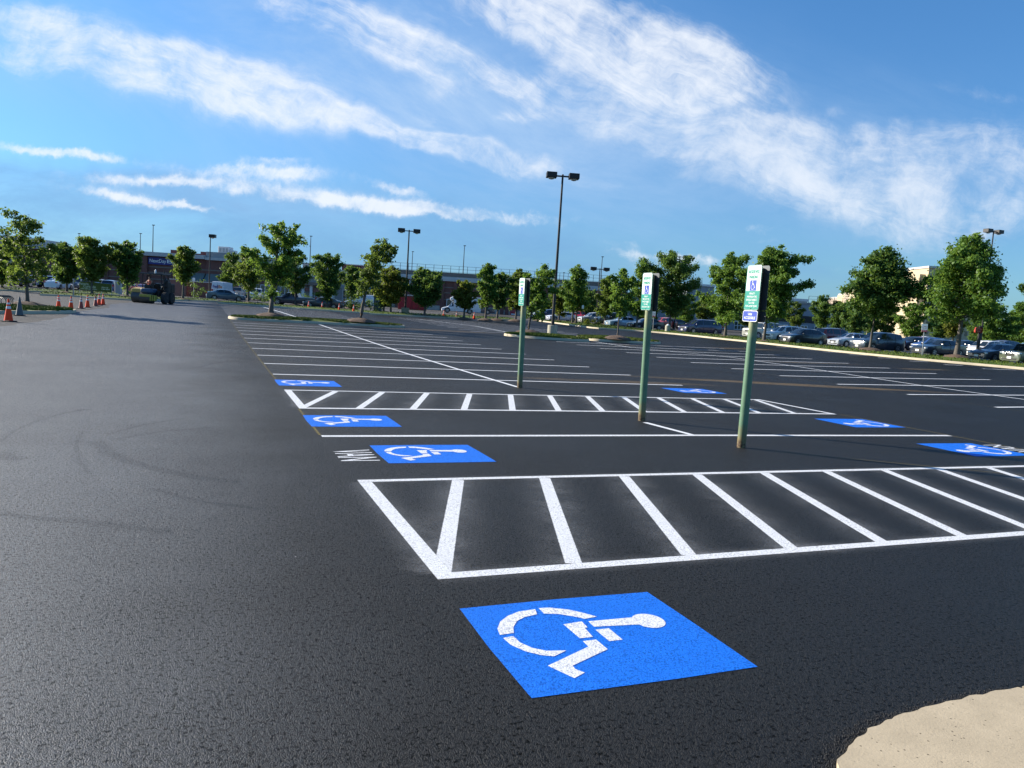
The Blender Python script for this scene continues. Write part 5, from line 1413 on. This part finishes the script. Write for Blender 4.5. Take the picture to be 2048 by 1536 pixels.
# green banner on posts
D = 80; q0, q1 = lat(159, D), lat(223, D); q = CAM+FH*D+RH*((q0+q1)/2); z0 = terr(q.x, q.y)+.15
t = thing('green_banner', 'olive green banner with white lettering, stretched between posts on the grass', 'banner', (q.x, q.y, z0), -YAW); wd = q1-q0
ban = simple('banner_green', (.16, .20, .045), .7, 0, .06); zc = (zat(190, 566, D)+zat(190, 581, D))/2-z0; hh = .86
bm = bmesh.new(); n = 24
vs = [[bm.verts.new((-wd/2+wd*i/n, .03*math.sin(i*.9), zc+s*hh/2-.10*(i/n-.5))) for i in range(n+1)] for s in (-1, 1)]
for i in range(n): bm.faces.new((vs[0][i], vs[0][i+1], vs[1][i+1], vs[1][i]))
bmesh.ops.solidify(bm, geom=bm.faces[:], thickness=.01); obj('banner_cloth', bm, ban, t)
for x in (-wd/2, .62, wd/2): obj('post', tube(bmesh.new(), [(x, .06, -.3), (x, .06, zc+hh/2)], .03, 6), M['gal'], t)
cream = simple('banner_lettering', (.62, .64, .45), .7)
for s, sz, w_, x_, z_ in (('Panera', .34, 1.0, -wd*.36, .2), ('Curbside', .34, 1.3, -wd*.18, -.05), ('order online, pick up here', .16, 1.7, -wd*.2, -.28), ('drive up', .2, .7, wd*.30, .02), ('order ahead', .18, .9, wd*.32, -.16)):
    o = obj('lettering', text_mesh(s, sz, w_, .006), cream, t); o.location = (x_, -.05, zc+z_-.1*(x_/wd)); o.rotation_euler = (PI/2, 0, 0)
p_ = P(147, 74); t = thing('marker_post', 'thin pale wooden post on the grass left of the green banner', 'post', (p_.x, p_.y, p_.z+.1), 0)
obj('post', rbox(0, 0, .75, .1, .1, 1.6, .01, 1), M['stone'], t); obj('cap', rbox(0, 0, 1.58, .14, .14, .06, .01, 1), M['reflective'], t)

# signs and bollard among the right-hand cars
def parking_notice(px, D, zt, label, pale=True):
    p = P(px, D); t = thing('notice_sign', label, 'sign', (p.x, p.y, p.z+.12), -YAW-.35); t.rotation_euler = (0, rad(-1), -YAW-.35)
    bm = bmesh.new(); tube(bm, [(0, .03, -.2), (0, .03, zt)], .035, 8); obj('post', bm, M['gal'], t)
    s = obj('sign_plate', rbox(0, 0, zt-.3, .42, .012, .62, .004, 1), M['sign_white'], t)
    bm = bmesh.new(); bx(bm, 0, -.009, zt-.53, .40, .004, .16); obj('red_band', bm, simple('sign_red', (.5, .04, .05), .5), s)
    o = obj('lettering', text_mesh('NO PARKING', .07, .34, .002), M['red'], s); o.location = (0, -.010, zt-.2); o.rotation_euler = (PI/2, 0, 0)
    o = obj('lettering', text_mesh('FIRE LANE', .07, .30, .002), M['red'], s); o.location = (0, -.010, zt-.32); o.rotation_euler = (PI/2, 0, 0)
    o = obj('lettering', text_mesh('TOW ZONE', .07, .32, .002), M['sign_white'], s); o.location = (0, -.013, zt-.53); o.rotation_euler = (PI/2, 0, 0)
    return t
parking_notice(1848, 59.5, 2.5, 'white sign with red lower band before the dark sedan')
parking_notice(1307, 88, 2.2, 'narrow pale sign just right of the middle signpost')
p_ = P(1956, 64); t = thing('emblem_sign', 'dark post carrying a small red and orange emblem among the right-hand cars', 'sign', p_, -YAW)
obj('post', rbox(.06, 0, 1.35, .2, .2, 2.9, .02, 1), M['black'], t); obj('emblem_plate', rbox(-.14, -.12, 2.45, .62, .04, .46, .12, 3), simple('emblem_red', (.42, .05, .03), .5), t)
bm = bmesh.new(); A = [(.2*math.cos(a)-.14, .13*math.sin(a)+2.45) for a in np.linspace(.3, 5.2, 16)]
tube(bm, [(x, -.16, z) for x, z in A], .03, 6); obj('emblem_ring', bm, simple('emblem_orange', (.75, .35, .15), .5), t)
p_ = P(1336.5, 88); t = thing('concrete_bollard', 'squat round concrete base with a white cap, left of the navy minivan', 'bollard', (p_.x, p_.y, p_.z+.1), 0)
bm = bmesh.new(); lathe(bm, [(.3, -.2), (.3, .72), (.26, .76)], 20); smooth(obj('bollard', bm, M['base_conc'], t), 40); bm = bmesh.new(); lathe(bm, [(.16, .76), (.17, .85), (.05, .93)], 12); smooth(obj('cap', bm, M['sign_white'], t), 50)
p_ = P(1164.5, 98); t = thing('path_light', 'slim dark post with a white lantern between the trees right of the tall lamp post', 'post light', p_, 0)
bm = bmesh.new(); tube(bm, [(0, 0, 0), (0, 0, 2.1)], .045, 8); obj('post', bm, M['dark_metal'], t); bm = bmesh.new(); lathe(bm, [(.1, 2.1), (.14, 2.2), (.13, 2.5), (.03, 2.6)], 10); obj('lantern', bm, M['sign_white'], t)

# ------------------------------------------------------------------ hotel behind
M['cream'] = simple('cream_render', (.50, .405, .265), .85, 0, .06, .3); M['cream_shaded'] = simple('cream_render_shaded', (.36, .29, .23), .85, 0, .06, .3)  # second, darker tone: the shade of alternate hotel bays put into the colour
DH = 230.0; q = CAM+FH*DH+RH*lat(1850, DH); hot = thing('hotel_building', 'tall beige hotel with stepped bays behind the big right-hand trees', 'building', (q.x, q.y, .8), -YAW+rad(0))
def hx(px): return lat(px, DH)-lat(1850, DH)
def hb(name, px0, px1, y, dep, z1, mat, parent=None, z0=0.0):
    bm = bmesh.new(); x0, x1 = hx(px0), hx(px1); bx(bm, (x0+x1)/2, y+dep/2, (z0+z1)/2, x1-x0, dep, z1-z0); return obj(name, bm, M[mat], parent or hot)
hb('wing', 1826, 1962, 0, 30, 19.6, 'cream'); hb('tower', 1837, 1866, -1.6, 12, 21.4, 'cream'); hb('tower_cap', 1835, 1868, -2.0, 13, 22.0, 'cornice', z0=21.4)
for k in range(5):
    Dk = DH+10+44*k; px0, px1 = 1826-27*(k+1), 1826-27*k; y = Dk-DH
    for nm, a_, b_, yy, dep, z1, mt_, z0 in (('bay', px0, px1, y, 40, 18.6, 'cream_shaded' if k % 2 else 'cream', 0), ('bay', px0+3, px0+12, y-3, 2.9, 18.2, 'cream', 0), ('roof_edge', px0, px1, y-.6, 40, 19.3, 'cornice', 18.62)):
        x0, x1 = lat(a_, Dk)-lat(1850, DH), lat(b_, Dk)-lat(1850, DH); bm = bmesh.new(); bx(bm, (x0+x1)/2, yy+dep/2, (z0+z1)/2, x1-x0, dep, z1-z0); obj(nm, bm, M[mt_], hot)
    for fl in range(6):
        x0 = lat(px0+19, Dk)-lat(1850, DH); bm = bmesh.new(); bx(bm, x0, y-.03, 2.9+fl*2.8, 1.5, .04, 1.5); obj('window', bm, M['shopglass'], hot)
hb('roof_edge', 1867, 1964, -.5, 30, 20.2, 'cornice', z0=19.6)
for fl in range(6):
    for px in (1846, 1880, 1905, 1930):
        y = -.05 if px > 1867 else (-1.65 if px > 1836 else 3.95); z = 2.2+fl*2.9
        if px < 1826 and z > 16.5: continue
        w = hb('window', px-2.6, px+2.6, y, .04, z+1.5, 'shopglass', None, z); 

# ------------------------------------------------------------------ sky, sun, camera
SUN_AZ, SUN_EL = 140.0, 23.5     # azimuth of the sun, anticlockwise from +x
sd = Vector((math.cos(rad(SUN_AZ))*math.cos(rad(SUN_EL)), math.sin(rad(SUN_AZ))*math.cos(rad(SUN_EL)), math.sin(rad(SUN_EL))))
sl = bpy.data.lights.new('sun', 'SUN'); sl.energy = 5.0; sl.angle = rad(.5); sl.color = (1.0, .91, .77)
so = bpy.data.objects.new('sun', sl); C.objects.link(so); so.rotation_euler = sd.to_track_quat('Z', 'Y').to_euler(); so.location = (0, 0, 60)

W = bpy.data.worlds.new('World'); bpy.context.scene.world = W; W.use_nodes = True
nt = W.node_tree; nt.nodes.clear(); b = NB(nt)
sky = b.n('ShaderNodeTexSky', sky_type='NISHITA', sun_disc=False, sun_elevation=rad(SUN_EL), sun_rotation=math.atan2(sd.x, sd.y), altitude=100, air_density=1.0, dust_density=.35, ozone_density=2.5)
gen = b.n('ShaderNodeTexCoord').outputs['Generated']
sp = b.n('ShaderNodeSeparateXYZ'); nt.links.new(gen, sp.inputs[0])
fw = b.m('ADD', b.m('MULTIPLY', sp.outputs[0], FH.x), b.m('MULTIPLY', sp.outputs[1], FH.y))
rt = b.m('ADD', b.m('MULTIPLY', sp.outputs[0], RH.x), b.m('MULTIPLY', sp.outputs[1], RH.y))
fpos = b.m('MAXIMUM', fw, .05)
gx = b.m('DIVIDE', rt, fpos); gy = b.m('DIVIDE', sp.outputs[2], fpos)
front = b.ss(fw, .05, .3)
def gn(px, py):
    d = ray(px, py); f = d.dot(FH); return d.dot(RH)/f, d.z/f
vec = b.n('ShaderNodeCombineXYZ', i={0: gx, 1: gy, 2: 0.0}).outputs[0]
warp = b.n('ShaderNodeTexNoise', i={'Scale': 5.0, 'Detail': 4, 'Roughness': .55}); nt.links.new(vec, warp.inputs['Vector'])
wv = b.n('ShaderNodeVectorMath', operation='SUBTRACT', i={1: (.5, .5, .5)}); nt.links.new(warp.outputs['Color'], wv.inputs[0])
ws = b.n('ShaderNodeVectorMath', operation='SCALE', i={3: .105}); nt.links.new(wv.outputs[0], ws.inputs[0])
va = b.n('ShaderNodeVectorMath', operation='ADD'); nt.links.new(vec, va.inputs[0]); nt.links.new(ws.outputs[0], va.inputs[1])
vw = va.outputs[0]; sw = b.n('ShaderNodeSeparateXYZ'); nt.links.new(vw, sw.inputs[0])
_n2 = b.n('ShaderNodeTexNoise', i={'Scale': 26.0, 'Detail': 6, 'Roughness': .65}); nt.links.new(vec, _n2.inputs['Vector'])
_s2 = b.n('ShaderNodeSeparateColor'); nt.links.new(_n2.outputs['Color'], _s2.inputs[0])
LOW = (b.m('ADD', gx, b.m('MULTIPLY', b.m('SUBTRACT', _s2.outputs[0], .5), .045)), b.m('ADD', gy, b.m('MULTIPLY', b.m('SUBTRACT', _s2.outputs[1], .5), .03)))
def blobs(lst, src=None):
    PX, PY = src or (sw.outputs[0], sw.outputs[1])
    tot = None
    for cx, cy, ln, wd, ang, w in lst:
        x0, y0 = gn(cx, cy); x1, y1 = gn(cx+20*math.cos(rad(ang)), cy+20*math.sin(rad(ang)))
        a = math.atan2(y1-y0, x1-x0); ca, sa = math.cos(a), math.sin(a); L = ln/1541; Wd = wd/1541
        dx = b.m('SUBTRACT', PX, x0); dy = b.m('SUBTRACT', PY, y0)
        u = b.m('ADD', b.m('MULTIPLY', dx, ca/L), b.m('MULTIPLY', dy, sa/L)); v = b.m('ADD', b.m('MULTIPLY', dx, -sa/Wd), b.m('MULTIPLY', dy, ca/Wd))
        r2 = b.m('MULTIPLY_ADD', u, u, b.m('MULTIPLY', v, v))
        g_ = b.m('MULTIPLY', b.m('EXPONENT', b.m('MULTIPLY', r2, -1.1)), w)
        tot = g_ if tot is None else b.m('ADD', tot, g_)
    return tot
def fibre(ang, sx, sy, scale, detail=11, rough=.70, dist=.55, src=None):
    x0, y0 = gn(1024, 200); x1, y1 = gn(1024+20*math.cos(rad(ang)), 200+20*math.sin(rad(ang)))
    a = math.atan2(y1-y0, x1-x0)
    return b.noise(b.xf(b.xf(src or vec, rot=(0, 0, -a)), sc=(sx, sy, 1)), scale, detail, rough, dist)
puff = b.noise(vw, 17, 10, .70)
fine_ = b.noise(vw, 48, 5, .6)
broad = b.noise(vec, 3.4, 4, .6)
def layer_(lst, ang, sx, sy, scale, lo, hi, pf=.3, bias=.1, src=None):
    m_ = b.m('MINIMUM', blobs(lst, src), 1.2); f = fibre(ang, sx, sy, scale, src=vw); f2 = fibre(ang+6, sx*.8, sy*1.25, scale*2.7, src=vw)
    tex = b.m('ADD', b.m('MULTIPLY', f, .58-pf*.5), b.m('ADD', b.m('MULTIPLY', f2, .24-pf*.15), b.m('ADD', b.m('MULTIPLY', puff, pf*.65+.04), b.m('ADD', b.m('MULTIPLY', b.m('SUBTRACT', broad, .5), .62), b.m('MULTIPLY', fine_, .14)))))
    thick = b.ss(b.m('ADD', tex, b.m('MULTIPLY', b.m('SUBTRACT', m_, .7), bias)), lo, hi)
    return b.m('MULTIPLY', thick, b.ss(m_, .05, 1.1))
A = [(50, 75, 200, 60, 16, .95), (250, 150, 190, 40, 20, .9), (460, 165, 150, 55, 10, 1.3), (560, 215, 150, 30, 14, .85), (60, 25, 160, 36, 12, .6), (850, 296, 130, 22, 14, 1.15), (1000, 326, 170, 20, 13, 1.15), (720, 252, 130, 20, 18, .5), (370, 130, 90, 24, 10, .6)]
B = [(660, 35, 190, 50, 24, .95), (830, 100, 200, 48, 24, .75), (1010, 165, 170, 34, 22, .65), (1190, 65, 270, 80, 20, .95), (1350, 140, 180, 70, 14, 1.1), (1090, 15, 180, 45, 14, .7), (865, 245, 80, 36, -65, .55), (1020, 248, 75, 18, -12, .7), (560, 5, 120, 30, 20, .6), (1230, 190, 160, 40, 12, .6)]
Cc = [(1250, 215, 240, 34, 8, .5), (1300, 285, 240, 42, 12, .7), (1600, 275, 220, 45, 10, .8), (1740, 365, 290, 85, 13, .85), (1960, 310, 220, 65, 4, .9), (1960, 425, 200, 55, 6, .8), (1480, 325, 170, 28, 14, .7), (1700, 210, 70, 13, 0, .4), (1970, 185, 140, 15, 4, .45), (1560, 390, 200, 30, 12, .45), (1200, 375, 90, 12, 4, .45)]
Dd = [(110, 303, 170, 14, 8, 1.1), (520, 343, 130, 20, 2, 1.25), (330, 362, 220, 13, 3, .75), (760, 405, 350, 19, 5, 1.0), (230, 390, 100, 15, 9, 1.0), (370, 411, 80, 10, 4, .9), (800, 374, 60, 12, 14, .9), (900, 428, 220, 15, 5, .65), (1500, 458, 110, 11, 3, .5), (1540, 482, 90, 8, 3, .4), (1385, 517, 80, 14, 3, 1.2), (1290, 512, 70, 11, 3, .8), (1235, 490, 110, 14, 3, .55), (1050, 540, 160, 20, 3, .5), (1680, 540, 70, 12, 3, .4), (550, 318, 60, 8, 0, .6), (1250, 535, 150, 16, 3, .5)]
Ee = [(420, 405, 640, 70, 4, .6), (800, 470, 560, 40, 4, .5), (1024, 575, 1500, 55, 3.6, .55), (250, 440, 520, 60, 3.6, .75), (180, 400, 430, 60, 3, .85), (680, 440, 420, 38, 5, .7), (150, 345, 260, 26, 5, .6), (700, 500, 500, 34, 3, .45), (1250, 560, 260, 22, 3, .6), (330, 470, 420, 30, 3, .5), (1500, 545, 260, 16, 3, .4), (1900, 370, 120, 30, 5, .55), (1940, 460, 120, 20, 5, .5)]
grow = lambda l, k: [(x, y, a_*1.12, w_*k, g_, v_*1.15) for x, y, a_, w_, g_, v_ in l]
ca_ = layer_(grow(A, 1.12), 17, .38, 2.0, 9, .43, .74, .42, .15); cb_ = layer_(grow(B, 1.15), 27, .3, 2.0, 10, .43, .73, .36, .15); cc_ = layer_(grow(Cc, 1.15), 10, .42, 1.7, 8, .42, .74, .45, .16); cd_ = layer_(grow(Dd, .95), 4, .9, 1.3, 18, .42, .74, .95, .22, LOW)
white = b.m('MAXIMUM', b.m('MAXIMUM', ca_, cb_), b.m('MAXIMUM', b.m('MULTIPLY', cc_, .84), b.m('MULTIPLY', cd_, .95)))
veil = b.m('MULTIPLY', blobs([(880, 215, 330, 100, 20, .6), (650, 90, 420, 110, 22, .5), (1420, 240, 300, 90, 14, .5), (300, 150, 460, 120, 16, .7), (1000, 120, 520, 190, 20, .62), (1700, 340, 560, 150, 10, .75), (900, 290, 460, 80, 14, .5), (560, 390, 560, 60, 3, .4)]), b.ss(fibre(18, .5, 1.6, 4), .3, .75, .25, 1.0))
white = b.m('MULTIPLY', white, front)
veil = b.m('MULTIPLY', veil, front)
grey = b.m('MULTIPLY', b.m('MULTIPLY', b.m('MINIMUM', blobs(Ee), .9), b.ss(fibre(4, .7, 1.8, 8), .25, .7, .45, 1.0)), front)
# plain scattered cloud for the part of the sky behind the photographer
back = b.m('MULTIPLY', b.m('MULTIPLY', b.ss(b.noise(b.xf(gen, sc=(1, 1, 3)), 3.2, 6, .6), .5, .75), .3), b.m('SUBTRACT', 1.0, front))
hsv = b.n('ShaderNodeHueSaturation', i={'Hue': .5, 'Saturation': 1.1, 'Value': 1.0}); nt.links.new(sky.outputs[0], hsv.inputs['Color'])
elev = b.ss(sp.outputs[2], .0, .42)
base = b.mix(1.0, hsv.outputs[0], b.mix(elev, (.34, .54, .74), (.50, .77, .96)), 'MULTIPLY')
c = b.mix(b.m('MULTIPLY', grey, .8), base, (.95, 2.05, 3.75))
c = b.mix(b.m('MULTIPLY', veil, .62), c, (2.6, 3.6, 5.0))
c = b.mix(b.m('MULTIPLY', white, .88), c, (5.0, 5.2, 5.5))
c = b.mix(back, c, (4.2, 4.5, 4.9))
bg = b.n('ShaderNodeBackground', i={'Color': c, 'Strength': .1}); out = b.n('ShaderNodeOutputWorld'); nt.links.new(bg.outputs[0], out.inputs[0])

cd = bpy.data.cameras.new('camera'); cam = bpy.data.objects.new('camera', cd); C.objects.link(cam)
cd.sensor_width = 36; cd.lens = FPX/2048*36; cd.clip_start = .05; cd.clip_end = 5000
mt = Matrix(((CR.x, CU.x, -CW.x), (CR.y, CU.y, -CW.y), (CR.z, CU.z, -CW.z))).to_4x4(); mt.translation = CAM; cam.matrix_world = mt
S_ = bpy.context.scene; S_.camera = cam
S_.view_settings.view_transform = 'Standard'; S_.view_settings.look = 'None'; S_.view_settings.exposure = 0.95; S_.view_settings.gamma = 1.0
S_.render.resolution_x, S_.render.resolution_y = 1024, 768
S_.cycles.use_denoising = True; S_.cycles.max_bounces = 6; S_.cycles.transparent_max_bounces = 16
